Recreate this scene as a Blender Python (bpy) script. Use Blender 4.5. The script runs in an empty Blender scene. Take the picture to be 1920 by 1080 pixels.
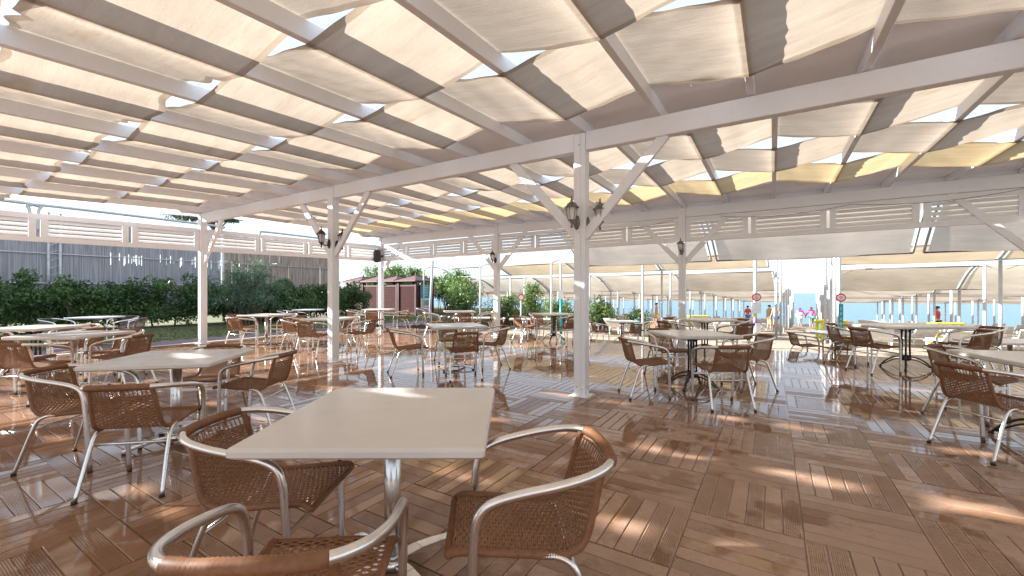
import bpy, math, random
import numpy as np
from mathutils import Vector, Matrix
random.seed(7)
R = math.radians
PI = math.pi
scene = bpy.context.scene
col = scene.collection

# ------------------------------------------------------------------ camera
CAM_H = 1.30
YAW = math.atan(489 / 790.0)
cam_d = bpy.data.cameras.new('camera')
cam = bpy.data.objects.new('camera', cam_d)
col.objects.link(cam)
cam.location = (0, 0, CAM_H)
cam.rotation_euler = (PI / 2, 0, YAW)
cam_d.sensor_width = 36
cam_d.lens = 36 * 790 / 1920.0
cam_d.shift_y = 9 / 1920.0
cam_d.clip_start = 0.05
cam_d.clip_end = 6000
scene.camera = cam

# ------------------------------------------------------------------ world and sun
SUN_TRAVEL = Vector((2.3, 0.95, -1.0)).normalized()
SUN_EL = math.asin(-SUN_TRAVEL.z)
SUN_AZ = math.atan2(-SUN_TRAVEL.x, -SUN_TRAVEL.y)
world = bpy.data.worlds.new('World')
scene.world = world
world.use_nodes = True
wn = world.node_tree
wn.nodes.clear()
sky = wn.nodes.new('ShaderNodeTexSky')
sky.sky_type = 'NISHITA'
sky.sun_disc = False
sky.sun_elevation = SUN_EL
sky.sun_rotation = SUN_AZ
sky.air_density = 1.0
sky.dust_density = 0.2
sky.ozone_density = 1.5
bg = wn.nodes.new('ShaderNodeBackground')
bg.inputs['Strength'].default_value = 0.12
wo = wn.nodes.new('ShaderNodeOutputWorld')
# thin even summer haze over the clear sky
hz = wn.nodes.new('ShaderNodeMix')
hz.data_type = 'RGBA'
hz.inputs[0].default_value = 0.88
hz.inputs[7].default_value = (1.95, 2.16, 2.45, 1)
wn.links.new(sky.outputs[0], hz.inputs[6])
wn.links.new(hz.outputs[2], bg.inputs[0])
wn.links.new(bg.outputs[0], wo.inputs[0])
sun_d = bpy.data.lights.new('sun', 'SUN')
sun_d.energy = 5.0
sun_d.angle = R(0.6)
sun_d.color = (1.0, 0.955, 0.90)
sun = bpy.data.objects.new('sun', sun_d)
col.objects.link(sun)
sun.rotation_euler = SUN_TRAVEL.to_track_quat('-Z', 'Y').to_euler()
scene.view_settings.view_transform = 'Standard'
scene.view_settings.look = 'None'
scene.view_settings.gamma = 1
scene.view_settings.use_curve_mapping = False
scene.view_settings.exposure = 2.08
scene.cycles.max_bounces = 8
scene.cycles.diffuse_bounces = 4
scene.cycles.glossy_bounces = 4
scene.cycles.transmission_bounces = 6
scene.cycles.sample_clamp_indirect = 8
scene.cycles.use_denoising = True

# ------------------------------------------------------------------ materials
M = {}
def newmat(name):
    m = bpy.data.materials.new(name)
    m.use_nodes = True
    nt = m.node_tree
    nt.nodes.clear()
    out = nt.nodes.new('ShaderNodeOutputMaterial')
    M[name] = m
    return m, nt, out
def nd(nt, typ, **kw):
    n = nt.nodes.new('ShaderNode' + typ)
    for k, v in kw.items():
        setattr(n, k, v)
    return n
def ramp(nt, src, stops):
    r = nt.nodes.new('ShaderNodeValToRGB')
    e = r.color_ramp.elements
    while len(e) < len(stops):
        e.new(0.5)
    for i, (p, c) in enumerate(stops):
        e[i].position = p
        e[i].color = (c[0], c[1], c[2], 1) if not isinstance(c, (int, float)) else (c, c, c, 1)
    nt.links.new(src, r.inputs[0])
    return r
def noise(nt, vec, scale, detail=4, rough=0.55):
    n = nt.nodes.new('ShaderNodeTexNoise')
    n.inputs['Scale'].default_value = scale
    n.inputs['Detail'].default_value = detail
    n.inputs['Roughness'].default_value = rough
    if vec is not None:
        nt.links.new(vec, n.inputs['Vector'])
    return n
def mapping(nt, vec, scale=(1, 1, 1), rot=(0, 0, 0)):
    mp = nt.nodes.new('ShaderNodeMapping')
    mp.inputs['Scale'].default_value = scale
    mp.inputs['Rotation'].default_value = rot
    nt.links.new(vec, mp.inputs['Vector'])
    return mp.outputs[0]
def pos(nt):
    return nt.nodes.new('ShaderNodeNewGeometry').outputs['Position']
def bump(nt, h, strength, dist=0.01):
    b = nt.nodes.new('ShaderNodeBump')
    b.inputs['Strength'].default_value = strength
    b.inputs['Distance'].default_value = dist
    nt.links.new(h, b.inputs['Height'])
    return b.outputs[0]
def mixc(nt, a, b, f, blend='MIX'):
    m = nt.nodes.new('ShaderNodeMix')
    m.data_type = 'RGBA'
    m.blend_type = blend
    for i, v in ((6, a), (7, b)):
        if isinstance(v, tuple):
            m.inputs[i].default_value = (v[0], v[1], v[2], 1)
        else:
            nt.links.new(v, m.inputs[i])
    if isinstance(f, (int, float)):
        m.inputs[0].default_value = f
    else:
        nt.links.new(f, m.inputs[0])
    return m.outputs[2]
def simple(name, c, rough=0.5, metal=0.0, var=0.15, scale=6.0, bmp=0.0, bscale=40.0, stretch=(1, 1, 1), coat=0.0, rvar=0.1):
    m, nt, out = newmat(name)
    p = nd(nt, 'BsdfPrincipled')
    nt.links.new(p.outputs[0], out.inputs[0])
    tc = nd(nt, 'TexCoord')
    vec = mapping(nt, tc.outputs['Object'], stretch)
    n = noise(nt, vec, scale)
    lo = tuple(max(0, v * (1 - var)) for v in c)
    hi = tuple(min(1, v * (1 + var)) for v in c)
    r = ramp(nt, n.outputs[0], [(0.3, lo), (0.7, hi)])
    nt.links.new(r.outputs[0], p.inputs['Base Color'])
    rr = ramp(nt, n.outputs[0], [(0.3, min(1, rough + rvar)), (0.7, max(0.02, rough - rvar))])
    nt.links.new(rr.outputs[0], p.inputs['Roughness'])
    p.inputs['Metallic'].default_value = metal
    if coat:
        p.inputs['Coat Weight'].default_value = coat
    if bmp:
        n2 = noise(nt, vec, bscale, 3)
        nt.links.new(bump(nt, n2.outputs[0], bmp), p.inputs['Normal'])
    return m

# painted timber, with brush relief, hairline cracks and grime
def wood_paint(name, c, dirt=0.25):
    m, nt, out = newmat(name)
    p = nd(nt, 'BsdfPrincipled')
    nt.links.new(p.outputs[0], out.inputs[0])
    P = pos(nt)
    n = noise(nt, P, 1.3, 5)
    n2 = noise(nt, mapping(nt, P, (60, 60, 4)), 1.0, 3)
    n3 = noise(nt, P, 9, 6, 0.7)
    r = ramp(nt, n.outputs[0], [(0.3, tuple(v * 0.93 for v in c)), (0.7, c)])
    d = ramp(nt, n3.outputs[0], [(0.60, 0.0), (0.78, dirt)])
    cc = mixc(nt, r.outputs[0], (0.42, 0.36, 0.30), d.outputs[0])
    nt.links.new(cc, p.inputs['Base Color'])
    rr = ramp(nt, n3.outputs[0], [(0.3, 0.38), (0.7, 0.6)])
    nt.links.new(rr.outputs[0], p.inputs['Roughness'])
    nt.links.new(bump(nt, n2.outputs[0], 0.12, 0.01), p.inputs['Normal'])
    return m
wood_paint('white_paint', (0.80, 0.82, 0.865), .2)
wood_paint('plank_paint', (0.86, 0.86, 0.88), 0.3)
wood_paint('slat_paint', (0.80, 0.79, 0.79))

# shade cloth: half diffuse, half translucent
def cloth(name, c, tcol, trans=0.5, bs=1.0, stain=0.0):
    m, nt, out = newmat(name)
    P = pos(nt)
    weave = noise(nt, P, 150, 2, 0.6)
    n1 = noise(nt, mapping(nt, P, (0.8, 5.0, 1)), 1.6, 5, 0.6)
    n0 = noise(nt, P, 0.9, 4)
    f = ramp(nt, weave.outputs[0], [(0.3, 0.80), (0.7, 1.0)])
    st = ramp(nt, n0.outputs[0], [(0.35, 0.84), (0.65, 1.0)])
    st2 = ramp(nt, n1.outputs[0], [(0.3, 0.86), (0.7, 1.0)])
    a = mixc(nt, f.outputs[0], st.outputs[0], 1.0, 'MULTIPLY')
    a = mixc(nt, a, st2.outputs[0], 1.0, 'MULTIPLY')
    if stain:
        n5 = noise(nt, mapping(nt, P, (0.6, 1.7, 1)), 1.7, 5, 0.7)
        sr = ramp(nt, n5.outputs[0], [(0.60, (1, 1, 1)), (0.74, (0.86, 0.74, 0.60))])
        a = mixc(nt, a, sr.outputs[0], stain, 'MULTIPLY')
        hem = nd(nt, 'Attribute', attribute_name='tone')
        a = mixc(nt, a, mixc(nt, a, (0.74, 0.70, 0.66), 1.0, 'MULTIPLY'), hem.outputs['Fac'])
    d = nd(nt, 'BsdfDiffuse'); t = nd(nt, 'BsdfTranslucent'); mx = nd(nt, 'MixShader')
    nt.links.new(mixc(nt, a, c, 1.0, 'MULTIPLY'), d.inputs[0])
    nt.links.new(mixc(nt, a, tcol, 1.0, 'MULTIPLY'), t.inputs[0])
    mx.inputs[0].default_value = trans
    bn = bump(nt, n1.outputs[0], 0.35 * bs, 0.04)
    nt.links.new(bn, d.inputs['Normal'])
    nt.links.new(bn, t.inputs['Normal'])
    nt.links.new(d.outputs[0], mx.inputs[1]); nt.links.new(t.outputs[0], mx.inputs[2])
    nt.links.new(mx.outputs[0], out.inputs[0])
    return m
cloth('cloth_beige', (0.74, 0.675, 0.61), (0.52, 0.435, 0.345), 0.50, 1.0, 0.8)
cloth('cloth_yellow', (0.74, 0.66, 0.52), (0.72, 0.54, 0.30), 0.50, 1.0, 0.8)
cloth('canopy_cloth', (0.80, 0.755, 0.70), (0.84, 0.74, 0.62), 0.52, 0.4)
cloth('canopy_cloth_pale', (0.80, 0.75, 0.69), (0.82, 0.71, 0.56), 0.50, 0.4)
cloth('canopy_cloth_grey', (0.62, 0.575, 0.52), (0.68, 0.57, 0.45), 0.38, 0.4)
cloth('canopy_sunlit', (0.74, 0.66, 0.55), (0.78, 0.62, 0.42), 0.48, 0.4)  # first row: orange of sunlight coming through the cloth put into its colour

simple('aluminium', (0.74, 0.73, 0.72), 0.25, 1.0, 0.03, 5, rvar=0.03)
simple('galvanised', (0.50, 0.52, 0.54), 0.5, 0.6, 0.12, 8)
simple('pole_white', (0.44, 0.46, 0.48), 0.45, 0.0, 0.08, 5)
simple('rubber', (0.015, 0.015, 0.016), 0.6)
simple('iron_black', (0.012, 0.012, 0.013), 0.42, 0.0, 0.2, 20, 0.2)
m, nt, out = newmat('table_white')
p = nd(nt, 'BsdfPrincipled'); nt.links.new(p.outputs[0], out.inputs[0])
P = pos(nt)
ta = noise(nt, P, 2.2, 6, 0.7); tb = noise(nt, mapping(nt, P, (1, 14, 1), (0, 0, .6)), 9, 4, 0.6); tc_ = noise(nt, P, 23, 5, 0.75)
tr = ramp(nt, ta.outputs[0], [(0.30, (0.60, 0.57, 0.54)), (0.68, (0.65, 0.625, 0.60))])
nt.links.new(tr.outputs[0], p.inputs['Base Color'])
trr = ramp(nt, ta.outputs[0], [(0.3, 0.17), (0.7, 0.27)])
nt.links.new(trr.outputs[0], p.inputs['Roughness'])
simple('bronze', (0.05, 0.043, 0.038), 0.45, 0.5, 0.3, 25, 0.2)
simple('pewter', (0.20, 0.18, 0.17), 0.5, 0.5, 0.35, 25, 0.2)
simple('speaker_black', (0.022, 0.02, 0.019), 0.55, 0, 0.2, 50, 0.3, 160)
simple('hut_brown', (0.066, 0.020, 0.022), 0.5, 0, 0.22, 7, 0.25, 40, (1, 1, 0.2))
simple('hut_roof', (0.13, 0.065, 0.068), 0.55, 0, 0.2, 8, 0.2)
simple('brick_purple', (0.17, 0.125, 0.145), 0.7, 0, 0.22, 5, 0.4, 60)
simple('brick_red', (0.26, 0.125, 0.10), 0.7, 0, 0.22, 5, 0.4, 60)
simple('kerb_stone', (0.50, 0.45, 0.40), 0.7, 0, 0.12, 6, 0.3)
simple('soil', (0.10, 0.065, 0.045), 0.95, 0, 0.3, 4, 0.5, 20)
simple('bark', (0.12, 0.09, 0.065), 0.9, 0, 0.3, 10, 0.6, 30)
simple('reed', (0.33, 0.33, 0.36), 0.85, 0, 0.35, 3, 0.0, stretch=(9, 9, 0.25))
simple('bark_slab', (0.33, 0.265, 0.225), 0.85, 0, 0.4, 3, 0.4, 30, (5, 5, 0.4))
simple('mattress', (0.72, 0.70, 0.66), 0.7, 0, 0.06)
simple('plastic_white', (0.80, 0.80, 0.79), 0.4)
simple('plastic_yellow', (0.80, 0.66, 0.02), 0.4)
simple('bin_green', (0.06, 0.17, 0.15), 0.5)
simple('sign_red', (0.62, 0.03, 0.03), 0.45)
simple('sign_white', (0.80, 0.80, 0.80), 0.4)
simple('sign_teal', (0.01, 0.27, 0.33), 0.4)
simple('sign_pink', (0.70, 0.22, 0.35), 0.4)
simple('sign_purple', (0.20, 0.12, 0.36), 0.4)
simple('skin', (0.45, 0.25, 0.17), 0.55)
simple('hair_dark', (0.04, 0.025, 0.02), 0.6)
simple('cloth_white', (0.78, 0.76, 0.78), 0.85)
simple('cloth_pink', (0.72, 0.13, 0.32), 0.85)
simple('cloth_magenta', (0.60, 0.03, 0.42), 0.7)
simple('cloth_teal', (0.06, 0.30, 0.26), 0.85)
simple('cloth_blue', (0.03, 0.16, 0.48), 0.85)
simple('cloth_black', (0.02, 0.02, 0.025), 0.8)
simple('cloth_tan', (0.42, 0.30, 0.18), 0.85)
simple('cloth_red', (0.55, 0.06, 0.05), 0.85)

def wicker_mat(name, c):
    m, nt, out = newmat(name)
    p = nd(nt, 'BsdfPrincipled')
    nt.links.new(p.outputs[0], out.inputs[0])
    P = pos(nt)
    oi = nd(nt, 'ObjectInfo')
    n = noise(nt, P, 60, 3)
    n2 = noise(nt, P, 6, 3)
    r = ramp(nt, n.outputs[0], [(0.3, tuple(v * 0.78 for v in c)), (0.7, tuple(v * 1.12 for v in c))])
    r2 = ramp(nt, n2.outputs[0], [(0.3, 0.82), (0.7, 1.05)])
    cc = mixc(nt, r.outputs[0], r2.outputs[0], 1.0, 'MULTIPLY')
    nt.links.new(cc, p.inputs['Base Color'])
    p.inputs['Roughness'].default_value = 0.52
    p.inputs['Specular IOR Level'].default_value = 0.4
    return m
wicker_mat('wicker', (0.29, 0.142, 0.070))
wicker_mat('wicker_roll', (0.235, 0.108, 0.052))
wicker_mat('wicker_grey', (0.15, 0.115, 0.10))

def leaf_mat(name, lo, hi, trans=0.3):
    m, nt, out = newmat(name)
    at = nd(nt, 'Attribute', attribute_name='tone')
    r = ramp(nt, at.outputs['Fac'], [(0.0, lo), (1.0, hi)])
    d = nd(nt, 'BsdfPrincipled'); t = nd(nt, 'BsdfTranslucent'); mx = nd(nt, 'MixShader')
    d.inputs['Roughness'].default_value = 0.45
    nt.links.new(r.outputs[0], d.inputs['Base Color'])
    nt.links.new(mixc(nt, r.outputs[0], (0.9, 1.0, 0.35), 0.5, 'MULTIPLY'), t.inputs[0])
    mx.inputs[0].default_value = trans
    nt.links.new(d.outputs[0], mx.inputs[1]); nt.links.new(t.outputs[0], mx.inputs[2])
    nt.links.new(mx.outputs[0], out.inputs[0])
leaf_mat('leaf_dark', (0.030, 0.070, 0.026), (0.11, 0.20, 0.06))
leaf_mat('leaf_feather', (0.045, 0.11, 0.075), (0.13, 0.23, 0.15))
leaf_mat('leaf_oleander', (0.04, 0.10, 0.03), (0.16, 0.26, 0.08), 0.4)
leaf_mat('leaf_pine', (0.05, 0.08, 0.06), (0.11, 0.14, 0.10))
leaf_mat('petal_white', (0.75, 0.72, 0.72), (0.85, 0.82, 0.82))
leaf_mat('grass_blade', (0.05, 0.085, 0.025), (0.15, 0.17, 0.055))

# composite decking with a water film lying in patches
def deck_mat(name, c, attr=False):
    m, nt, out = newmat(name)
    p = nd(nt, 'BsdfPrincipled')
    nt.links.new(p.outputs[0], out.inputs[0])
    P = pos(nt)
    if attr:
        rnd = nd(nt, 'Attribute', attribute_name='tone').outputs['Fac']
    else:
        rnd = nd(nt, 'ObjectInfo').outputs['Random']
    base = ramp(nt, rnd, [(0.0, tuple(v * 0.93 for v in c)), (0.5, c), (1.0, (c[0] * 1.04, c[1] * 1.05, c[2] * 1.07))])
    g = noise(nt, P, 3.0, 5, 0.65)
    gr = ramp(nt, g.outputs[0], [(0.3, 0.84), (0.7, 1.06)])
    fine = noise(nt, P, 55, 4, 0.7)
    fr = ramp(nt, fine.outputs[0], [(0.3, 0.92), (0.7, 1.05)])
    cc = mixc(nt, base.outputs[0], gr.outputs[0], 1.0, 'MULTIPLY')
    cc = mixc(nt, cc, fr.outputs[0], 1.0, 'MULTIPLY')
    # where the hosed water still stands: more towards the left half of the deck
    w = noise(nt, P, 2.6, 6, 0.62)
    per = nd(nt, 'Math', operation='MULTIPLY_ADD')
    nt.links.new(rnd, per.inputs[0]); per.inputs[1].default_value = 0.20
    nt.links.new(w.outputs[0], per.inputs[2])
    sx = nd(nt, 'SeparateXYZ'); nt.links.new(P, sx.inputs[0])
    gx = nd(nt, 'MapRange')
    nt.links.new(sx.outputs[0], gx.inputs[0])
    for i, v in ((1, -3.2), (2, -0.2), (3, 0.26), (4, -0.06)):
        gx.inputs[i].default_value = v
    gy = nd(nt, 'MapRange')
    nt.links.new(sx.outputs[1], gy.inputs[0])
    for i, v in ((1, 3.6), (2, 6.5), (3, -0.06), (4, 0.22)):
        gy.inputs[i].default_value = v
    mxx = nd(nt, 'Math', operation='MAXIMUM')
    nt.links.new(gx.outputs[0], mxx.inputs[0]); nt.links.new(gy.outputs[0], mxx.inputs[1])
    ad = nd(nt, 'Math', operation='ADD')
    nt.links.new(per.outputs[0], ad.inputs[0]); nt.links.new(mxx.outputs[0], ad.inputs[1])
    wet = ramp(nt, ad.outputs[0], [(0.60, 0.0), (0.66, 1.0)])
    damp = ramp(nt, ad.outputs[0], [(0.40, 0.0), (0.62, 1.0)])
    dark = mixc(nt, cc, mixc(nt, cc, (0.72, 0.64, 0.56), 1.0, 'MULTIPLY'), wet.outputs[0])
    nt.links.new(dark, p.inputs['Base Color'])
    r1 = nd(nt, 'MapRange'); nt.links.new(damp.outputs[0], r1.inputs[0])
    r1.inputs[3].default_value = 0.55; r1.inputs[4].default_value = 0.20
    r2 = nd(nt, 'Mix'); r2.data_type = 'FLOAT'
    nt.links.new(wet.outputs[0], r2.inputs[0]); nt.links.new(r1.outputs[0], r2.inputs[2]); r2.inputs[3].default_value = 0.045
    nt.links.new(r2.outputs[0], p.inputs['Roughness'])
    p.inputs['IOR'].default_value = 1.48
    inv = nd(nt, 'Math', operation='SUBTRACT'); inv.inputs[0].default_value = 1.0
    nt.links.new(wet.outputs[0], inv.inputs[1])
    inv2 = nd(nt, 'Math', operation='MULTIPLY_ADD'); nt.links.new(inv.outputs[0], inv2.inputs[0]); inv2.inputs[1].default_value = 0.22; inv2.inputs[2].default_value = 0.03
    b = nd(nt, 'Bump'); b.inputs['Distance'].default_value = 0.006
    rip = noise(nt, P, 30, 3)
    nt.links.new(rip.outputs[0], b.inputs['Height']); nt.links.new(inv2.outputs[0], b.inputs['Strength'])
    nt.links.new(b.outputs[0], p.inputs['Normal'])
    return m
deck_mat('deck_slat', (0.385, 0.248, 0.175))
deck_mat('deck_field', (0.385, 0.248, 0.175), True)
deck_mat('deck_joint', (0.30, 0.22, 0.17))

def ground(name, c, c2, scale, bscale, bstr, rough=0.95):
    m, nt, out = newmat(name)
    p = nd(nt, 'BsdfPrincipled')
    nt.links.new(p.outputs[0], out.inputs[0])
    P = pos(nt)
    a = noise(nt, P, scale, 6, 0.65)
    b = noise(nt, P, bscale, 4, 0.7)
    r = ramp(nt, a.outputs[0], [(0.3, c), (0.7, c2)])
    f = ramp(nt, b.outputs[0], [(0.3, 0.85), (0.7, 1.1)])
    nt.links.new(mixc(nt, r.outputs[0], f.outputs[0], 1.0, 'MULTIPLY'), p.inputs['Base Color'])
    p.inputs['Roughness'].default_value = rough
    nt.links.new(bump(nt, b.outputs[0], bstr, 0.05), p.inputs['Normal'])
ground('sand', (0.29, 0.235, 0.18), (0.37, 0.31, 0.245), 0.8, 9, 0.7)
ground('grass', (0.075, 0.10, 0.035), (0.16, 0.15, 0.075), 0.9, 40, 0.5)
m, nt, out = newmat('sea')
p = nd(nt, 'BsdfPrincipled'); nt.links.new(p.outputs[0], out.inputs[0])
p.inputs['Base Color'].default_value = (0.035, 0.15, 0.22, 1)
p.inputs['Roughness'].default_value = 0.22
P = pos(nt)
wv = noise(nt, mapping(nt, P, (0.35, 1.0, 1.0)), 1.1, 6, 0.65)
nt.links.new(bump(nt, wv.outputs[0], 0.55, 0.5), p.inputs['Normal'])
m, nt, out = newmat('lamp_glass')
p = nd(nt, 'BsdfPrincipled'); nt.links.new(p.outputs[0], out.inputs[0])
p.inputs['Base Color'].default_value = (0.82, 0.82, 0.80, 1); p.inputs['Roughness'].default_value = 0.35
p.inputs['Transmission Weight'].default_value = 0.55

ORD = 'first second third fourth fifth sixth seventh eighth ninth tenth'.split()
# ------------------------------------------------------------------ mesh helpers
class MB:
    def __init__(self):
        self.v = []; self.f = []; self.sm = []
    def add(self, vs, fs, smooth=False):
        o = len(self.v)
        self.v.extend(vs)
        self.f.extend([tuple(i + o for i in f) for f in fs])
        self.sm.extend([smooth] * len(fs))
        return self
    def box(self, c, s, rot=None, bev=0.0):
        x, y, z = s[0] / 2, s[1] / 2, s[2] / 2
        if bev:
            b = min(bev, x * .9, y * .9, z * .9)
            vs = []
            for sz in (-1, 1):
                for (ax, ay, az) in ((x - b, y - b, z), (x, y - b, z - b), (x - b, y, z - b)):
                    pass
            # chamfered box from 24 points
            idx = {}
            for sx in (-1, 1):
                for sy in (-1, 1):
                    for sz in (-1, 1):
                        for k, (px, py, pz) in enumerate(((x, y - b, z - b), (x - b, y, z - b), (x - b, y - b, z))):
                            idx[(sx, sy, sz, k)] = len(vs)
                            vs.append(Vector((sx * px, sy * py, sz * pz)))
            fs = []
            def face(ids, n):
                a = vs[ids[0]]; nn = (vs[ids[1]] - a).cross(vs[ids[2]] - a)
                fs.append(tuple(ids) if nn.dot(n) > 0 else tuple(reversed(ids)))
            for s_ in (-1, 1):
                face([idx[(s_, -1, -1, 0)], idx[(s_, 1, -1, 0)], idx[(s_, 1, 1, 0)], idx[(s_, -1, 1, 0)]], Vector((s_, 0, 0)))
                face([idx[(-1, s_, -1, 1)], idx[(1, s_, -1, 1)], idx[(1, s_, 1, 1)], idx[(-1, s_, 1, 1)]], Vector((0, s_, 0)))
                face([idx[(-1, -1, s_, 2)], idx[(1, -1, s_, 2)], idx[(1, 1, s_, 2)], idx[(-1, 1, s_, 2)]], Vector((0, 0, s_)))
            for a in (-1, 1):
                for c_ in (-1, 1):
                    face([idx[(a, c_, -1, 0)], idx[(a, c_, 1, 0)], idx[(a, c_, 1, 1)], idx[(a, c_, -1, 1)]], Vector((a, c_, 0)))
                    face([idx[(a, -1, c_, 0)], idx[(a, 1, c_, 0)], idx[(a, 1, c_, 2)], idx[(a, -1, c_, 2)]], Vector((a, 0, c_)))
                    face([idx[(-1, a, c_, 1)], idx[(1, a, c_, 1)], idx[(1, a, c_, 2)], idx[(-1, a, c_, 2)]], Vector((0, a, c_)))
            for sx in (-1, 1):
                for sy in (-1, 1):
                    for sz in (-1, 1):
                        face([idx[(sx, sy, sz, k)] for k in range(3)], Vector((sx, sy, sz)))
        else:
            vs = [Vector((a * x, b_ * y, c_ * z)) for c_ in (-1, 1) for b_ in (-1, 1) for a in (-1, 1)]
            fs = [(0, 2, 3, 1), (4, 5, 7, 6), (0, 1, 5, 4), (2, 6, 7, 3), (0, 4, 6, 2), (1, 3, 7, 5)]
        c = Vector(c)
        if rot is not None:
            vs = [rot @ v for v in vs]
        self.add([tuple(v + c) for v in vs], fs)
        return self
    def bar(self, a, b, w, h, up=(0, 0, 1), bev=0.0):
        a = Vector(a); b = Vector(b); d = b - a; L = d.length; y = d / L
        up = Vector(up); x = y.cross(up)
        if x.length < 1e-4:
            x = y.cross(Vector((1, 0, 0)))
        x.normalize(); z = x.cross(y)
        rot = Matrix((x, y, z)).transposed()
        return self.box((a + b) / 2, (w, L, h), rot, bev)
    def tube(self, pts, r, n=8, cap=True, closed=False, sx=1.0):
        pts = [Vector(p) for p in pts]
        N = len(pts); rad = r if isinstance(r, (list, tuple)) else [r] * N
        vs = []; fs = []
        T = []
        for i in range(N):
            if closed:
                t = pts[(i + 1) % N] - pts[i - 1]
            else:
                t = pts[min(i + 1, N - 1)] - pts[max(i - 1, 0)]
            T.append(t.normalized())
        ref = Vector((0, 0, 1)) if abs(T[0].z) < 0.9 else Vector((1, 0, 0))
        nx = T[0].cross(ref).normalized()
        for i in range(N):
            nx = (nx - T[i] * nx.dot(T[i])).normalized()
            ny = T[i].cross(nx)
            for k in range(n):
                a = 2 * PI * k / n
                vs.append(tuple(pts[i] + nx * (math.cos(a) * rad[i] * sx) + ny * (math.sin(a) * rad[i])))
        for i in range(N if closed else N - 1):
            j = (i + 1) % N
            for k in range(n):
                k2 = (k + 1) % n
                fs.append((i * n + k, i * n + k2, j * n + k2, j * n + k))
        self.add(vs, fs, True)
        if cap and not closed:
            o = len(self.v) - len(vs)
            self.f.append(tuple(o + k for k in reversed(range(n)))); self.sm.append(False)
            self.f.append(tuple(o + (N - 1) * n + k for k in range(n))); self.sm.append(False)
        return self
    def lathe(self, prof, n=12, c=(0, 0, 0), smooth=True):
        vs = []; fs = []
        for (r, z) in prof:
            for k in range(n):
                a = 2 * PI * (k + .5) / n
                vs.append((c[0] + r * math.cos(a), c[1] + r * math.sin(a), c[2] + z))
        for i in range(len(prof) - 1):
            for k in range(n):
                k2 = (k + 1) % n
                fs.append((i * n + k, i * n + k2, (i + 1) * n + k2, (i + 1) * n + k))
        self.add(vs, fs, smooth)
        o = len(self.v) - len(vs)
        if prof[0][0] > 1e-4:
            self.f.append(tuple(o + k for k in reversed(range(n)))); self.sm.append(False)
        if prof[-1][0] > 1e-4:
            self.f.append(tuple(o + (len(prof) - 1) * n + k for k in range(n))); self.sm.append(False)
        return self
    def grid(self, pts2d, smooth=True):
        nr = len(pts2d); nc = len(pts2d[0])
        vs = [tuple(p) for row in pts2d for p in row]
        fs = [(i * nc + j, i * nc + j + 1, (i + 1) * nc + j + 1, (i + 1) * nc + j) for i in range(nr - 1) for j in range(nc - 1)]
        return self.add(vs, fs, smooth)
    def mesh(self, name, mat=None):
        me = bpy.data.meshes.new(name)
        me.from_pydata([tuple(v) for v in self.v], [], self.f)
        me.polygons.foreach_set('use_smooth', self.sm)
        if mat:
            me.materials.append(M[mat])
        me.update()
        return me
    def build(self, name, mat, parent=None, loc=None):
        return link(name, self.mesh(name, mat), parent, loc)
def link(name, me, parent=None, loc=None, rz=None):
    o = bpy.data.objects.new(name, me)
    col.objects.link(o)
    if parent is not None:
        o.parent = parent
    if loc is not None:
        o.location = loc
    if rz is not None:
        o.rotation_euler = (0, 0, rz)
    return o
def tag(o, label, cat, group=None):
    o['label'] = label
    o['category'] = cat
    if group:
        o['group'] = group
    return o
def thing(name, label, cat, loc=(0, 0, 0), rz=0.0, group=None):
    o = link(name, None, None, loc, rz)
    o.empty_display_size = 0.1
    return tag(o, label, cat, group)
def struct(o):
    o['kind'] = 'structure'
    return o
def copy_tree(o, parent=None):
    c = o.copy()
    col.objects.link(c)
    c.parent = parent
    for ch in list(o.children):
        copy_tree(ch, c)
    return c
def smooth_path(pts, n=6):
    pts = [Vector(p) for p in pts]
    out = []
    for i in range(len(pts) - 1):
        p0 = pts[max(i - 1, 0)]; p1 = pts[i]; p2 = pts[i + 1]; p3 = pts[min(i + 2, len(pts) - 1)]
        for k in range(n):
            t = k / n
            out.append(0.5 * ((2 * p1) + (p2 - p0) * t + (2 * p0 - 5 * p1 + 4 * p2 - p3) * t * t + (3 * p1 - p0 - 3 * p2 + p3) * t ** 3))
    out.append(pts[-1])
    return out
def set_tone(me, vals):
    a = me.attributes.new('tone', 'FLOAT', 'POINT')
    a.data.foreach_set('value', vals)

# ------------------------------------------------------------------ ground, water
def beach_z(Y):
    if Y < 14.3:
        return -0.40
    return -0.40 - 0.04 * (Y - 14.3)
mb = MB()
ys = [-80, -20, 0, 10] + [11.5 + 0.5 * i for i in range(100)] + [70, 90, 140]
xs = [-90, -60, -40, -25] + [-18 + 0.6 * i for i in range(70)] + [30, 45, 70, 110]
def lump(x, y):
    return 0.035 * math.sin(x * 2.3 + 1.3 * math.sin(y * 1.7)) + 0.03 * math.sin(y * 3.1 + x * 0.7) + 0.02 * math.sin(x * 5.1 + y * 4.3)
mb.grid([[(x, y, beach_z(y) - 0.02 + (lump(x, y) - 0.03 if y > 14.4 else 0)) for x in xs] for y in ys])
struct(mb.build('sand_beach', 'sand'))
mb = MB(); mb.grid([[(x, y, -1.95) for x in (-4000, -200, 200, 4000)] for y in (40, 120, 500, 5000)], False)
struct(mb.build('sea', 'sea'))
mb = MB(); mb.box((-44, 2, -0.35), (59, 58, 0.56))
struct(mb.build('lawn', 'grass'))
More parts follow.
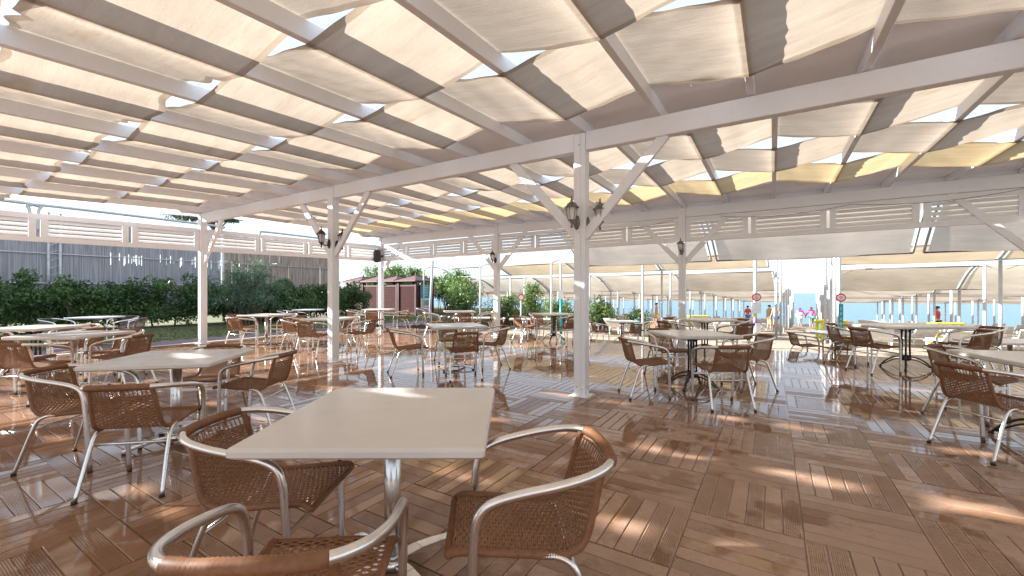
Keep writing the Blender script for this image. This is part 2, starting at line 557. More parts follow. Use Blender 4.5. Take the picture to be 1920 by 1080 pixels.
# blades of the mown grass strip
rng = np.random.default_rng(3)
n = 16000
bx = rng.uniform(-19.8, -14.4, n); by = rng.uniform(-1, 17, n)
hh = rng.uniform(0.02, 0.06, n); an = rng.uniform(0, PI, n)
V = np.zeros((n, 3, 3))
V[:, 0] = np.stack([bx - np.cos(an) * .012, by - np.sin(an) * .012, np.full(n, -.07)], 1)
V[:, 1] = np.stack([bx + np.cos(an) * .012, by + np.sin(an) * .012, np.full(n, -.07)], 1)
V[:, 2] = np.stack([bx + rng.normal(0, .02, n), by + rng.normal(0, .02, n), -.07 + hh], 1)
me = bpy.data.meshes.new('grass_blades')
me.from_pydata(V.reshape(-1, 3).tolist(), [], np.arange(n * 3).reshape(-1, 3).tolist())
me.materials.append(M['grass_blade'])
set_tone(me, np.repeat(rng.uniform(0, 1, n), 3))
g = link('grass', me)
g['kind'] = 'stuff'; g['label'] = 'short mown grass along the hedge'; g['category'] = 'grass'

# paved strips of brick, each brick a piece as far as it can be told apart
def paving(name, x0, x1, y0, y1, z, mat, bw, bl, near, cap):
    base = MB(); base.box(((x0 + x1) / 2, (y0 + y1) / 2, z - 0.07), (x1 - x0, y1 - y0, 0.12))
    root = struct(base.build(name, 'soil'))
    sm = MB(); sm.box((0, 0, 0), (bl - .012, bw - .012, 0.04), bev=0.006)
    one = sm.mesh('brick', mat)
    cells = []
    j = 0; y = y0
    while y + bw <= y1 + 1e-6:
        x = x0 - (bl / 2 if j % 2 else 0)
        while x < x1:
            if x >= x0 - 1e-6 and x + bl <= x1 + 1e-6:
                cells.append((x + bl / 2, y + bw / 2))
            x += bl
        y += bw; j += 1
    cells.sort(key=lambda c: (c[0] - near[0]) ** 2 + (c[1] - near[1]) ** 2)
    for c in cells[:cap]:
        o = link('brick', one, root, (c[0], c[1], z - 0.008 + random.uniform(-.002, .002)))
        o.rotation_euler = (0, 0, random.uniform(-.008, .008))
    rest = MB()
    for c in cells[cap:]:
        rest.box((c[0], c[1], z - 0.008 + random.uniform(-.002, .002)), (bl - .012, bw - .012, .04))
    if len(cells) > cap:
        o = rest.build('brick_field', mat, root); o['kind'] = 'stuff'
    return root
paving('garden_path', -14.55, -12.86, -6, 15, -0.055, 'brick_purple', 0.20, 0.42, (-13, 5), 150)
paving('terrace_paving', -13.5, 9.9, 11.36, 14.2, -0.385, 'brick_red', 0.24, 0.48, (0, 12.2), 280)

# ------------------------------------------------------------------ deck of parquet tiles
DX0, DY0, PX, PY = 0.142, 2.70, 0.555, 0.61
mb = MB(); mb.box(((-12.7 + 6.8) / 2, (-7 + 11.24) / 2, -0.199), (19.5, 18.24, 0.38))
deck = struct(mb.build('deck', 'deck_joint'))
mb = MB()
mb.box((-12.78, 2.1, -0.10), (0.13, 18.2, 0.21), bev=0.01)
mb.build('edge_kerb', 'kerb_stone', deck)
def slat_mesh(w, L, ribbed):
    b = MB(); h = 0.010
    prof = []
    if ribbed:
        nr = 9; u = (w - 0.008) / nr
        prof.append((-w / 2, -h)); prof.append((-w / 2, -0.003))
        for i in range(nr):
            x = -w / 2 + 0.004 + i * u
            prof += [(x + u * .12, 0.0), (x + u * .62, 0.0), (x + u * .78, -0.003), (x + u * .98, -0.003)]
        prof.append((w / 2, -0.003)); prof.append((w / 2, -h))
    else:
        prof = [(-w / 2, -h), (-w / 2, -0.003), (-w / 2 + .004, 0), (w / 2 - .004, 0), (w / 2, -0.003), (w / 2, -h)]
    k = len(prof)
    vs = [(x, -L / 2, z) for x, z in prof] + [(x, L / 2, z) for x, z in prof]
    fs = [(i, i + 1, k + i + 1, k + i) for i in range(k - 1)]
    fs = [tuple(reversed(f)) for f in fs]
    fs += [tuple(range(k)), tuple(reversed(range(k, 2 * k)))]
    b.add(vs, fs)
    return b
cY, sY = math.cos(YAW), math.sin(YAW)
def seen(x, y):
    r = x * cY + y * sY; d = -x * sY + y * cY
    if d < 0.3:
        return None
    px = 960 + 790 * r / d; py = 549 + 790 * CAM_H / d
    return px, py, d
slats = []
for i in range(-23, 12):
    for j in range(-16, 14):
        x = DX0 + i * PX; y = DY0 + j * PY
        if y + PY > 11.25 or x + PX > 6.6:
            continue
        alongY = (i + j) % 2 != 0
        for k in range(6):
            if alongY:
                slats.append((x + PX / 6 * (k + .5), y + PY / 2, 0, PX / 6 - .0045, PY - .008))
            else:
                slats.append((x + PX / 2, y + PY / 6 * (k + .5), 1, PY / 6 - .0045, PX - .008))
def size_in_view(s):
    q = seen(s[0], s[1])
    if q is None or q[0] < -60 or q[0] > 1980 or q[1] > 1130:
        return 0
    return 1.0 / q[2] ** 2
order = sorted(range(len(slats)), key=lambda i: -size_in_view(slats[i]))
near = set(order[:300])
sm_cache = {}
for t in (0, 1):
    s = slats[0] if t == 0 else None
for rib in (0, 1):
    sm_cache[(0, rib)] = slat_mesh(PX / 6 - .0045, PY - .008, rib).mesh('slat', 'deck_slat')
    sm_cache[(1, rib)] = slat_mesh(PY / 6 - .0045, PX - .008, rib).mesh('slat', 'deck_slat')
fld = MB(); ftone = []
far_proto = {}
for t in (0, 1):
    for rib in (0, 1):
        w, L = ((PX / 6 - .0045, PY - .008), (PY / 6 - .0045, PX - .008))[t]
        far_proto[(t, rib)] = slat_mesh(w, L, rib)
for i, s in enumerate(slats):
    rib = random.random() < 0.42
    z = random.uniform(-.0012, .0012)
    tx, ty = random.uniform(-.003, .003), random.uniform(-.003, .003)
    if i in near:
        o = link('slat', sm_cache[(s[2], int(rib))], deck, (s[0], s[1], z))
        o.rotation_euler = (tx, ty, -PI / 2 if s[2] else 0)
    else:
        q = seen(s[0], s[1])
        rr_ = rib and q is not None and q[2] < 5.5
        b = far_proto[(s[2], int(rr_))]
        if s[2]:
            vs = [(s[0] + v[1], s[1] - v[0], z + v[2] + tx * v[0] + ty * v[1]) for v in b.v]
        else:
            vs = [(s[0] + v[0], s[1] + v[1], z + v[2] + tx * v[1] + ty * v[0]) for v in b.v]
        fld.add(vs, b.f)
        ftone.extend([random.random()] * len(vs))
me = fld.mesh('slat_field', 'deck_field')
set_tone(me, ftone)
sf = link('slat_field', me, deck)
sf['kind'] = 'stuff'

# ------------------------------------------------------------------ pergola
perg = thing('pergola', 'white painted timber pergola with rafters, louvre bands and corner braces over the deck', 'pergola')
WP = 'white_paint'
Y1, Y2, Y0 = 5.0, 10.6, -0.6
BB, BT = 3.08, 3.31
XL = -12.35
rows = {Y1: [-12.40, -7.07, -2.06, 3.3], Y2: [-12.2, -7.1, -1.82, 3.72]}
def wall_x(Y):
    return -12.4 + (Y - 5.0) * 0.036 if Y >= 5 else -12.4 + (Y - 5.0) * 0.08
def post(x, y, top=BT - .02, w=0.15):
    h_ = w / 2; c_ = .007; g_ = .0035; q_ = .02
    ring = []
    for k in range(4):
        a_ = k * PI / 2; ca, sa = math.cos(a_), math.sin(a_)
        for (u_, n_) in ((-h_ + c_, h_), (q_ - g_, h_), (q_, h_ - .007), (q_ + g_, h_), (h_ - c_, h_)):
            ring.append((u_ * ca + n_ * sa, u_ * sa - n_ * ca))
    n_ = len(ring)
    b = MB()
    b.add([(x + p_[0], y + p_[1], z_) for z_ in (0.0, top) for p_ in ring], [(k, (k + 1) % n_, n_ + (k + 1) % n_, n_ + k) for k in range(n_)] + [tuple(range(n_, 2 * n_))])
    o = b.build('post', WP, perg)
    for (dx, z_) in ((-.03, .12), (.035, .10), (0, 2.06), (0, 3.15)):
        bb = MB(); bb.lathe([(.011, 0), (.011, .004), (.005, .007), (0, .007)], 8)
        b2 = MB(); b2.add([(x + dx + v_[0], y - h_ - v_[2], z_ + v_[1]) for v_ in bb.v], [tuple(reversed(f)) for f in bb.f]); b2.build('bolt', 'galvanised', o)
        b2 = MB(); b2.add([(x + h_ + v_[2], y + dx + v_[0], z_ + v_[1]) for v_ in bb.v], bb.f); b2.build('bolt', 'galvanised', o)
    p_ = MB(); p_.box((x, y, 0.006), (0.25, 0.25, 0.012), bev=0.004); p_.build('base_plate', WP, o)
for y, xs_ in rows.items():
    for x in xs_:
        post(x, y)
post(-12.85, Y0, 3.05); post(-7.1, -2.9, 2.78); post(-2.0, -2.9, 2.78); post(3.3, -2.9, 2.78)
for y, xs_ in rows.items():
    xs2 = xs_ + [6.6]
    for a, b in zip(xs2[:-1], xs2[1:]):
        m_ = MB(); m_.box(((a + b) / 2, y, (BB + BT) / 2), (b - a - 0.152 if b < 6.5 else b - a - .076, 0.11, BT - BB), bev=0.006)
        if b > 6.5:
            m_ = MB(); m_.box(((a + .076 + b) / 2, y, (BB + BT) / 2), (b - a - .076, 0.11, BT - BB), bev=0.006)
        m_.build('beam', WP, perg)
m_ = MB(); m_.box((-3, -2.9, 2.80), (19, 0.11, 0.23), bev=.006); m_.build('beam', WP, perg)
def brace(x, y, s, z0=2.02, run=1.0):
    b = MB(); b.bar((x + s * 0.05, y, z0), (x + s * run, y, BB + 0.015), 0.055, 0.115, up=(0, 1, 0), bev=.005)
    b.build('brace', WP, perg)
# bar(): w is across (x axis of the bar), h along 'up'
for y, xs_ in rows.items():
    for x in xs_:
        for s in (-1, 1):
            if x < -12 and s < 0:
                continue
            b = MB()
            b.bar((x + s * 0.04, y, 2.0), (x + s * 1.02, y, BB + 0.02), 0.115, 0.06, up=(0, 1, 0), bev=.005)
            b.build('brace', WP, perg)

# rafters and the roof line
NEAR_X0, FAR_X0, RP = -2.03, -1.82, 0.92
def zr(y):      # underside of the rafters
    return BT + 0.012 if y > 5.0 else BT + 0.012 - 0.05 * (5.0 - y)
RH = 0.145
KN = range(-12, 9)
for k in KN:
    x = NEAR_X0 + RP * k
    if x > wall_x(0) - .3:
        m_ = MB(); m_.bar((x, -3.2, zr(-3.2) + RH / 2), (x, 5.35, zr(5.0) + 0.02 + RH / 2), 0.065, RH, bev=.004)
        m_.build('rafter', WP, perg)
    xf = FAR_X0 + RP * k
    if xf > -12.6:
        m_ = MB(); m_.bar((xf, 5.33, zr(6) + RH / 2), (xf, 10.95, zr(9) + RH / 2), 0.065, RH, bev=.004)
        m_.build('rafter', WP, perg)
# lining boards over ridge and eave
def planks(y0, y1, z0, z1, n_):
    for i in range(n_):
        a = y0 + (y1 - y0) * i / n_; b = y0 + (y1 - y0) * (i + 1) / n_
        za = z0 + (z1 - z0) * (i + .5) / n_
        for (xa, xb) in ((-12.9, -7.4 + random.uniform(-1, 1)), (None, -1.6 + random.uniform(-1, 1)), (None, 6.6)):
            if xa is None:
                xa = prev
            m_ = MB(); m_.box(((xa + xb) / 2, (a + b) / 2, za), (xb - xa - .004, b - a - .0072, 0.018))
            m_.build('plank', 'plank_paint', perg)
            prev = xb
planks(4.43, 5.62, zr(4.43) + RH + .014, zr(5.6) + RH + .02, 8)
planks(9.62, 10.98, zr(9.6) + RH + .014, zr(9.6) + RH + .014, 9)

m_ = MB(); m_.box((-3.1, 10.985, zr(9) + .085), (19.4, .022, .20)); m_.build('fascia', WP, perg)
# woven shade cloths: one strip at a time, over one rafter and under the next
NS = []
def woven(y0, y1, x0, par, matn, label, seed, ragged=0.0, xmin=None):
    rs = random.Random(seed)
    nx_per = 12
    VS = [0, .022, .044, .05] + [.05 + .9 * q / 11 for q in range(1, 11)] + [.95, .956, .978, 1.0]
    ks = [k for k in KN if x0 + RP * k > (xmin if xmin is not None else wall_x(y0) - .35)]
    kmin, kmax = ks[0], ks[-1]
    pts = []; tones = []
    ph = [rs.uniform(0, 6.28) for _ in range(6)]
    bay = {k: (rs.uniform(0.0, .022), rs.uniform(-.35, .35), rs.uniform(.6, 1.6)) for k in range(kmin - 1, kmax + 2)}
    for iy, v in enumerate(VS):
        row = []
        end = iy == 0 or iy == len(VS) - 1
        for ix in range((kmax - kmin) * nx_per + 1):
            k = kmin + ix / nx_per
            kf = math.floor(k); t = k - kf
            lo = -0.014; hi = RH + 0.014
            a = lo if (kf + par) % 2 == 0 else hi
            b = lo if (kf + 1 + par) % 2 == 0 else hi
            sg, tw, wa = bay[kf]
            off = a + (b - a) * t
            sag = -sg * math.sin(PI * t) * (1 + tw * (2 * v - 1))
            x = x0 + RP * k
            y = y0 + (y1 - y0) * v
            wr = 0.006 * math.sin(x * 3.0 + y * 27 + ph[0] + 1.8 * math.sin(x * 2.1 + ph[1])) + 0.0045 * math.sin(y * 47 + x * 5 + ph[2] + 2.5 * math.sin(x * 1.3 + ph[3])) + .004 * math.sin((x - y * tw * 3) * 17 + ph[4])
            wr *= wa * math.sin(PI * min(1, max(0, t))) ** 0.5
            hem = 0.0
            if v < .06 or v > .94:
                sd = 1 if v > .5 else -1
                hem = sd * 0.006 * math.sin(x * 4.1 + ph[4])
                if ragged and x < -4.2:
                    hem += sd * ragged * (0.5 * math.sin(x * 13 + ph[5]) + 0.5 * math.sin(x * 5.3)) - sd * .05
            row.append((x, y + hem, zr(y) + off + sag + wr))
            tones.append(1.0 if v <= .045 or v >= .955 else 0.0)
        pts.append(row)
    b = MB(); b.grid(pts)
    me_ = b.mesh('shade_cloth', matn)
    set_tone(me_, tones)
    o = link('shade_cloth', me_)
    tag(o, label, 'shade cloth', 'woven shade cloths on the pergola')
YN = [-3.02, -1.82, -0.62, 0.60, 1.86, 3.07, 4.45]
names_n = {5: 'beige shade cloth woven through the rafters just before the main beam lining boards',
           4: 'beige shade cloth woven through the rafters, second strip before the main beam',
           3: 'beige shade cloth with rust stain, third strip before the main beam',
           2: 'frayed beige shade cloth along the top left corner of the roof'}
for s in range(6):
    if s < 2:
        lab = 'beige shade cloth woven through rafters overhead, strip %s behind the frayed one' % ('first second'.split()[1 - s])
    else:
        lab = names_n[s]
    woven(YN[s] + .008, YN[s + 1] - .008, NEAR_X0, (s + 1) % 2, 'cloth_beige', lab, 20 + s, 0.05 if s in (2, 3) else 0.0)
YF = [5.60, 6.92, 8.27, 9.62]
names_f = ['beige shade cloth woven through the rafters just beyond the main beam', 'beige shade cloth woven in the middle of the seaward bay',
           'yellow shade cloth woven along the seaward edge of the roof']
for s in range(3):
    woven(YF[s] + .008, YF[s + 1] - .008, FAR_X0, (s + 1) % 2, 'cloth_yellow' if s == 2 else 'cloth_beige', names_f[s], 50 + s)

# louvre bands between the posts
def louvre_band(pa, pb, n_panels, zba, zbb, hgt, frame_mat=WP):
    pa = Vector(pa); pb = Vector(pb)
    L = (pb - pa).length; d = (pb - pa) / L
    nrm = Vector((-d.y, d.x, 0))
    slope = (zbb - zba) / L
    dz = Vector((d.x, d.y, slope)).normalized()
    def at(t, z, off=0):
        return Vector((pa.x + d.x * t + nrm.x * off, pa.y + d.y * t + nrm.y * off, zba + slope * t + z))
    rail = 0.105; stile = 0.105; slot = 0.055
    w = L / n_panels
    for i in range(n_panels):
        a = i * w + slot / 2; b = (i + 1) * w - slot / 2
        if i == 0:
            a = 0.076
        if i == n_panels - 1:
            b = L - 0.076
        pn = link('louvre_panel', None, perg)
        for q_ in (a + stile / 2, b - stile / 2):
            m_ = MB(); m_.bar(at(q_, rail), at(q_, hgt - rail), stile, 0.045, up=nrm, bev=.003)
            m_.build('stile', frame_mat, pn)
        sh = (hgt - 2 * rail)
        rotn = nrm
        for q in range(4):
            z = rail + sh * (q + .5) / 4
            tl = R(38)
            up = (nrm * math.sin(tl) + Vector((0, 0, 1)) * math.cos(tl)).normalized()
            m_ = MB(); m_.bar(at(a + stile + .003, z), at(b - stile - .003, z), 0.014, sh / 4 * 0.98, up=up, bev=.003)
            m_.build('slat', 'slat_paint', pn)
    m_ = MB(); m_.bar(at(.076, rail / 2), at(L - .076, rail / 2), 0.05, rail, bev=.004); m_.build('rail', frame_mat, perg)
    m_ = MB(); m_.bar(at(.076, hgt - rail / 2), at(L - .076, hgt - rail / 2), 0.05, rail, bev=.004); m_.build('rail', frame_mat, perg)
LH = 0.57
louvre_band((-12.85, Y0, 0), (-12.40, Y1, 0), 4, 2.30, 2.36, LH)
louvre_band((-12.40, Y1, 0), (-12.2, Y2, 0), 4, 2.36, 2.45, LH)
xs_ = rows[Y2]
louvre_band((xs_[0], Y2, 0), (xs_[1], Y2, 0), 4, 2.45, 2.48, LH)
louvre_band((xs_[1], Y2, 0), (xs_[2], Y2, 0), 4, 2.48, 2.50, LH)
louvre_band((xs_[2], Y2, 0), (xs_[3], Y2, 0), 4, 2.50, 2.50, LH)
louvre_band((xs_[3], Y2, 0), (6.6, Y2, 0), 2, 2.50, 2.50, LH)
# canvas valance hanging from the roof edge on the garden side
b = MB()
pts = []
for iz in range(4):
    row = []
    for i in range(120):
        y = -3.0 + (10.9 + 3.0) * i / 119
        drop = 0.11 + 0.03 * math.sin(y * 2.1) + 0.012 * math.sin(y * 9)
        row.append((wall_x(y) - 0.10 + 0.015 * math.sin(y * 5) + .01 * iz, y, zr(y) + 0.10 - drop * iz / 3 - .02 * (y < 5) * 1.0))
    pts.append(row)
b.grid(pts)
o = b.build('valance', 'canopy_cloth', perg)

# loose cables under the roof
for (pa_, pb_, dr, lab) in (((-1.0, 10.50, 3.02), (3.6, 10.48, 3.05), .10, 'thin white cable drooping along the seaward beam at right'),
                            ((-7.0, 10.50, 3.03), (-2.0, 10.5, 3.03), .12, 'thin white cable drooping along the seaward beam left of centre')):
    b = MB()
    b.tube([(pa_[0] + (pb_[0] - pa_[0]) * k / 24, pa_[1] + (pb_[1] - pa_[1]) * k / 24, pa_[2] + (pb_[2] - pa_[2]) * k / 24 - dr * abs(math.sin(PI * k / 12)) ** .8) for k in range(25)], .005, 5)
    tag(b.build('cable', 'pewter'), lab, 'cable')

# ------------------------------------------------------------------ lanterns
def lantern(x, y, z, ang, matn, label):
    """wall lantern; local +x points away from the post face"""
    t = thing('wall_lantern', label, 'lantern', (x, y, z), ang, 'wall lanterns on the pergola posts')
    b = MB(); b.lathe([(0.0, -0.012), (.05, -.012), (.055, 0.0), (.03, .018), (.012, .024)], 10)
    pl = MB()
    pl.v = []; pl.add([(v[2], v[0] * .8, v[1] * 1.7) for v in b.v], b.f, True)
    pl.build('wall_plate', matn, t)
    b = MB(); b.tube(smooth_path([(0.02, 0, -.02), (.07, 0, -.035), (.12, 0, -.02), (.155, 0, -.03)], 4), .011, 8)
    b.lathe([(.0, -.09), (.012, -.085), (.016, -.06), (.010, -.04), (.02, -.02), (.034, 0.0)], 8, (.155, 0, 0))
    b.build('bracket', matn, t)
    c = (.155, 0, 0)
    bodyh = 0.165
    for k in range(6):
        a0 = 2 * PI * k / 6; a1 = 2 * PI * (k + 1) / 6
        r0, r1 = .042, .070
        q = [(c[0] + r0 * math.cos(a0), r0 * math.sin(a0), .012), (c[0] + r0 * math.cos(a1), r0 * math.sin(a1), .012),
             (c[0] + r1 * math.cos(a1), r1 * math.sin(a1), bodyh), (c[0] + r1 * math.cos(a0), r1 * math.sin(a0), bodyh)]
        g_ = MB(); g_.add(q, [(0, 1, 2, 3)]); g_.build('pane', 'lamp_glass', t)
    fr = MB()
    for k in range(6):
        a0 = 2 * PI * k / 6
        fr.tube([(c[0] + .043 * math.cos(a0), .043 * math.sin(a0), .005), (c[0] + .072 * math.cos(a0), .072 * math.sin(a0), bodyh)], .0045, 5)
    fr.lathe([(.0, -.005), (.046, -.002), (.048, .012), (.0, .014)], 6, c, False)
    fr.build('cage', matn, t)
    rf = MB(); rf.lathe([(.092, bodyh - .004), (.092, bodyh + .004), (.072, bodyh + .012), (.058, bodyh + .04), (.03, bodyh + .062), (.014, bodyh + .075), (.018, bodyh + .088), (.007, bodyh + .10), (.012, bodyh + .112), (.004, bodyh + .14), (.0, bodyh + .15)], 12, c)
    rf.build('lamp_roof', matn, t)
A_ = (-2.06, Y1)
lantern(A_[0] - .03, A_[1] - .082, 2.18, R(-90), 'pewter', 'pewter wall lantern on the front face of the nearest pergola post')
lantern(A_[0] + .082, A_[1] + .02, 2.17, 0, 'pewter', 'pewter wall lantern behind the right brace of the nearest pergola post')
lantern(-7.07 - .02, Y1 - .082, 2.22, R(-90), 'bronze', 'dark bronze lantern on the front of the second post, seen against the sky')
lantern(-7.07 + .082, Y1 + .02, 2.20, 0, 'bronze', 'dark bronze lantern hidden behind the brace of the second post')
lantern(-7.1 + .0, Y2 - .082, 2.28, R(-90), 'bronze', 'small dark lantern on the seaward post left of the nearest post')
lantern(-1.82 + .0, Y2 - .082, 2.28, R(-90), 'pewter', 'small grey lantern on the seaward post right of the nearest post')

# loudspeaker on the corner post
t = thing('loudspeaker', 'black loudspeaker mounted on the far corner post of the pergola', 'speaker', (-12.13, Y2 - .24, 2.62), R(-40))
b = MB(); b.lathe([(0, -.22), (.10, -.22), (.155, -.18), (.17, 0), (.155, .18), (.10, .22), (0, .22)], 12); 
cab = MB(); cab.box((0, 0, 0), (.30, .24, .44), bev=.05); cab.build('cabinet', 'speaker_black', t)
gr = MB(); gr.box((0, -.122, -.01), (.24, .012, .36), bev=.005); gr.build('grille', 'iron_black', t)
br = MB(); br.bar((0, .12, 0), (0, .20, 0), .05, .08); br.bar((0, .10, .225), (0, .2, .225), .05, .02); br.build('mount', 'iron_black', t)

# cctv camera near right edge
t = thing('security_camera', 'small white dome camera on the seaward beam at the right edge', 'camera', (3.66, Y2 - .12, 2.52), 0)
b = MB(); b.lathe([(0, -.05), (.03, -.045), (.045, -.02), (.05, 0), (.05, .03), (.0, .03)], 12); b.build('housing', 'plastic_white', t)
b = MB(); b.lathe([(0, -.062), (.018, -.058), (.028, -.044), (0, -.04)], 10); b.build('lens', 'rubber', t)

# ------------------------------------------------------------------ chairs
def weave_panel(prof, hw, bow, name, mat, s0, s1, pitch=0.0108, stakes=16):
    """prof: list of (y,z); hw(s),bow(s) with s in 0..1 over the whole profile."""
    P_ = smooth_path([(0, y, z) for y, z in prof], 14)
    Ls = [0.0]
    for a, b_ in zip(P_[:-1], P_[1:]):
        Ls.append(Ls[-1] + (b_ - a).length)
    tot = Ls[-1]
    def ev(s):
        x = s * tot
        for i in range(len(Ls) - 1):
            if Ls[i + 1] >= x:
                f = (x - Ls[i]) / max(1e-9, Ls[i + 1] - Ls[i])
                p_ = P_[i].lerp(P_[i + 1], f); t_ = (P_[i + 1] - P_[i]).normalized()
                return p_, Vector((0, -t_.z, t_.y))
        return P_[-1], Vector((0, 0, 1))
    b = MB()
    ncol = stakes * 2 + 1
    nrow = int((s1 - s0) * tot / pitch)
    def point(s, u, off):
        p_, nn = ev(s)
        w = hw(s)
        return Vector((u * w, p_.y + bow(s) * u * u, p_.z)) + nn * off
    for i in range(nrow):
        s = s0 + (s1 - s0) * (i + .5) / nrow
        if 0.925 < s < 0.968:
            continue
        hh_ = pitch * 0.40 / tot
        r0 = []; r1 = []
        for j in range(ncol):
            u = -1 + 2 * j / (ncol - 1)
            off = 0.0030 * (1 if ((j // 1) % 2 == 0) else 0) * (1 if ((i + (j // 2)) % 2 == 0) else -1)
            r0.append(point(s - hh_, u, off)); r1.append(point(s + hh_, u, off))
        mid = [ (a + c) / 2 + Vector((0, 0, 0)) for a, c in zip(r0, r1)]
        nn = ev(s)[1]
        top = [m_ + nn * 0.0020 for m_ in mid]; bot = [m_ - nn * 0.0020 for m_ in mid]
        nC = ncol
        vs = r0 + top + r1 + bot
        fs = []
        for ring in range(4):
            r_a = ring * nC; r_b = ((ring + 1) % 4) * nC
            for j in range(nC - 1):
                fs.append((r_a + j, r_a + j + 1, r_b + j + 1, r_b + j))
        b.add([tuple(v) for v in vs], fs, True)
    for k in range(stakes):
        u = -1 + 2 * (k + .5) / stakes
        path = [point(s0 + (s1 - s0) * q / 16, u, 0) for q in range(17)]
        b.tube(path, 0.0030, 5, False)
    return b.mesh(name, mat), point
prof = [(.288, .424), (.270, .439), (.16, .433), (.04, .421), (-.08, .411), (-.145, .419), (-.185, .448), (-.212, .505), (-.236, .57), (-.262, .65), (-.284, .702)]
def hw(s):
    return 0.205 - 0.012 * s - (0.022 * max(0, s - .5) * 2)
def bow(s):
    return 0.0 if s < .45 else 0.035 * (s - .45) / .55
def rolled(path, r, pitch=0.0085, n=7):
    P_ = [Vector(p) for p in path]
    L = [0.0]
    for a, b_ in zip(P_[:-1], P_[1:]):
        L.append(L[-1] + (b_ - a).length)
    N = int(L[-1] / (pitch / 2))
    out = []; rad = []
    k = 0
    for i in range(N + 1):
        x = L[-1] * i / N
        while k < len(L) - 2 and L[k + 1] < x:
            k += 1
        f = (x - L[k]) / max(1e-9, L[k + 1] - L[k])
        out.append(P_[k].lerp(P_[k + 1], f)); rad.append((r if i % 2 else r * 0.87) * (1 + .03 * math.sin(i * .37)))
    b = MB(); b.tube(out, rad, n, True)
    return b
arm = [(0, -.292, .712), (.10, -.288, .711), (.185, -.262, .707), (.245, -.19, .697), (.270, -.08, .678), (.268, .05, .653), (.262, .135, .628), (.258, .178, .598), (.255, .197, .55), (.250, .207, .45), (.235, .225, .006)]
arm_half = smooth_path(arm, 6)
arm_full = [Vector((-p.x, p.y, p.z)) for p in reversed(arm_half)][:-1] + arm_half
cmesh = {}
for kind, wm, wr in (('brown', 'wicker', 'wicker_roll'), ('grey', 'wicker_grey', 'wicker_grey')):
    seat_me, pt = weave_panel(prof, hw, bow, 'seat', wm, 0.02, 0.475)
    back_me, _ = weave_panel(prof, hw, bow, 'backrest', wm, 0.475, 0.985)
    side = lambda sgn: [pt(s / 40, sgn * 1.0, 0) for s in range(0, 41)]
    rl = MB()
    path = side(1)[::-1]
    front = [pt(0.0, u, -.004) for u in (.92, .6, .2, -.2, -.6, -.92)]
    full = path[:-1] + [path[-1] + Vector((-.004, .004, -.004))] + front + side(-1)
    edge = rolled(smooth_path([full[i] for i in range(0, len(full), 2)] + [full[-1]], 3), 0.0145)
    wrap = rolled([p for p in arm_full if abs(p.x) < 0.185 and p.y < -.2], 0.0215, 0.011, 8)
    fr = MB(); fr.tube(arm_full, 0.0150, 10, True, sx=1.12)
    cmesh[kind] = dict(seat=seat_me, backrest=back_me, edge_roll=edge.mesh('edge_roll', wr), back_wrap=wrap.mesh('back_wrap', wr), arm_frame=fr.mesh('arm_frame', 'aluminium'))
legs = []
for sgn in (-1, 1):
    b = MB(); b.tube(smooth_path([(sgn * .200, -.02, .412), (sgn * .203, -.08, .408), (sgn * .213, -.130, .378), (sgn * .219, -.165, .30), (sgn * .224, -.20, .2), (sgn * .236, -.265, .006)], 4), 0.0122, 8, True)
    legs.append(b.mesh('rear_leg', 'aluminium'))
b = MB(); b.tube([(-.217, -.150, .322), (.217, -.150, .322)], .009, 8); bar_r = b.mesh('stretcher', 'aluminium')
b = MB(); b.box((0, .214, .335), (.474, .012, .022)); bar_f = b.mesh('stretcher', 'aluminium')
caps = []
for (x, y) in ((-.235, .225), (.235, .225), (-.236, -.265), (.236, -.265)):
    b = MB(); b.lathe([(.0, 0), (.0155, 0), (.0155, .018), (.0, .018)], 8, (x, y, 0)); caps.append(b.mesh('foot_cap', 'rubber'))
def make_chair(kind, name):
    t = link(name, None)
    t.empty_display_size = .1
    for k in ('seat', 'backrest', 'edge_roll', 'back_wrap', 'arm_frame'):
        link(k, cmesh[kind][k], t)
    for l in legs:
        link('rear_leg', l, t)
    link('stretcher', bar_r, t); link('stretcher', bar_f, t)
    for c in caps:
        link('foot_cap', c, t)
    return t
chair_proto = {}
def chair(x, y, heading, label, kind='brown', z=0.0, group='wicker armchairs around the tables'):
    """heading: direction the sitter looks, degrees from +X."""
    if kind not in chair_proto:
        o = chair_proto[kind] = make_chair(kind, 'wicker_armchair')
    else:
        o = copy_tree(chair_proto[kind])
    o.location = (x, y, z)
    o.rotation_euler = (0, 0, R(heading - 90))
    tag(o, label, 'chair', group)
    return o

# ------------------------------------------------------------------ tables
def top_mesh(w, d):
    b = MB()
    t = 0.042
    def ring(ins, z, r=0.018):
        out = []
        for (cx, cy, a0) in ((1, 1, 0), (-1, 1, 90), (-1, -1, 180), (1, -1, 270)):
            for q in range(4):
                a = R(a0 + 30 * q)
                out.append(((w / 2 - ins - r) * cx + r * math.cos(a), (d / 2 - ins - r) * cy + r * math.sin(a), z))
        return out
    rings = [ring(0.012, -t), ring(0.0, -t + .01), ring(0.0, -.012), ring(.004, -.004), ring(.012, 0.0)]
    k = 16
    vs = [p for r_ in rings for p in r_]
    fs = []
    for i in range(len(rings) - 1):
        for j in range(k):
            fs.append((i * k + j, i * k + (j + 1) % k, (i + 1) * k + (j + 1) % k, (i + 1) * k + j))
    fs.append(tuple(reversed(range(k)))); fs.append(tuple((len(rings) - 1) * k + j for j in range(k)))
    b.add(vs, fs)
    return b
TZ = 0.75
tops = {}
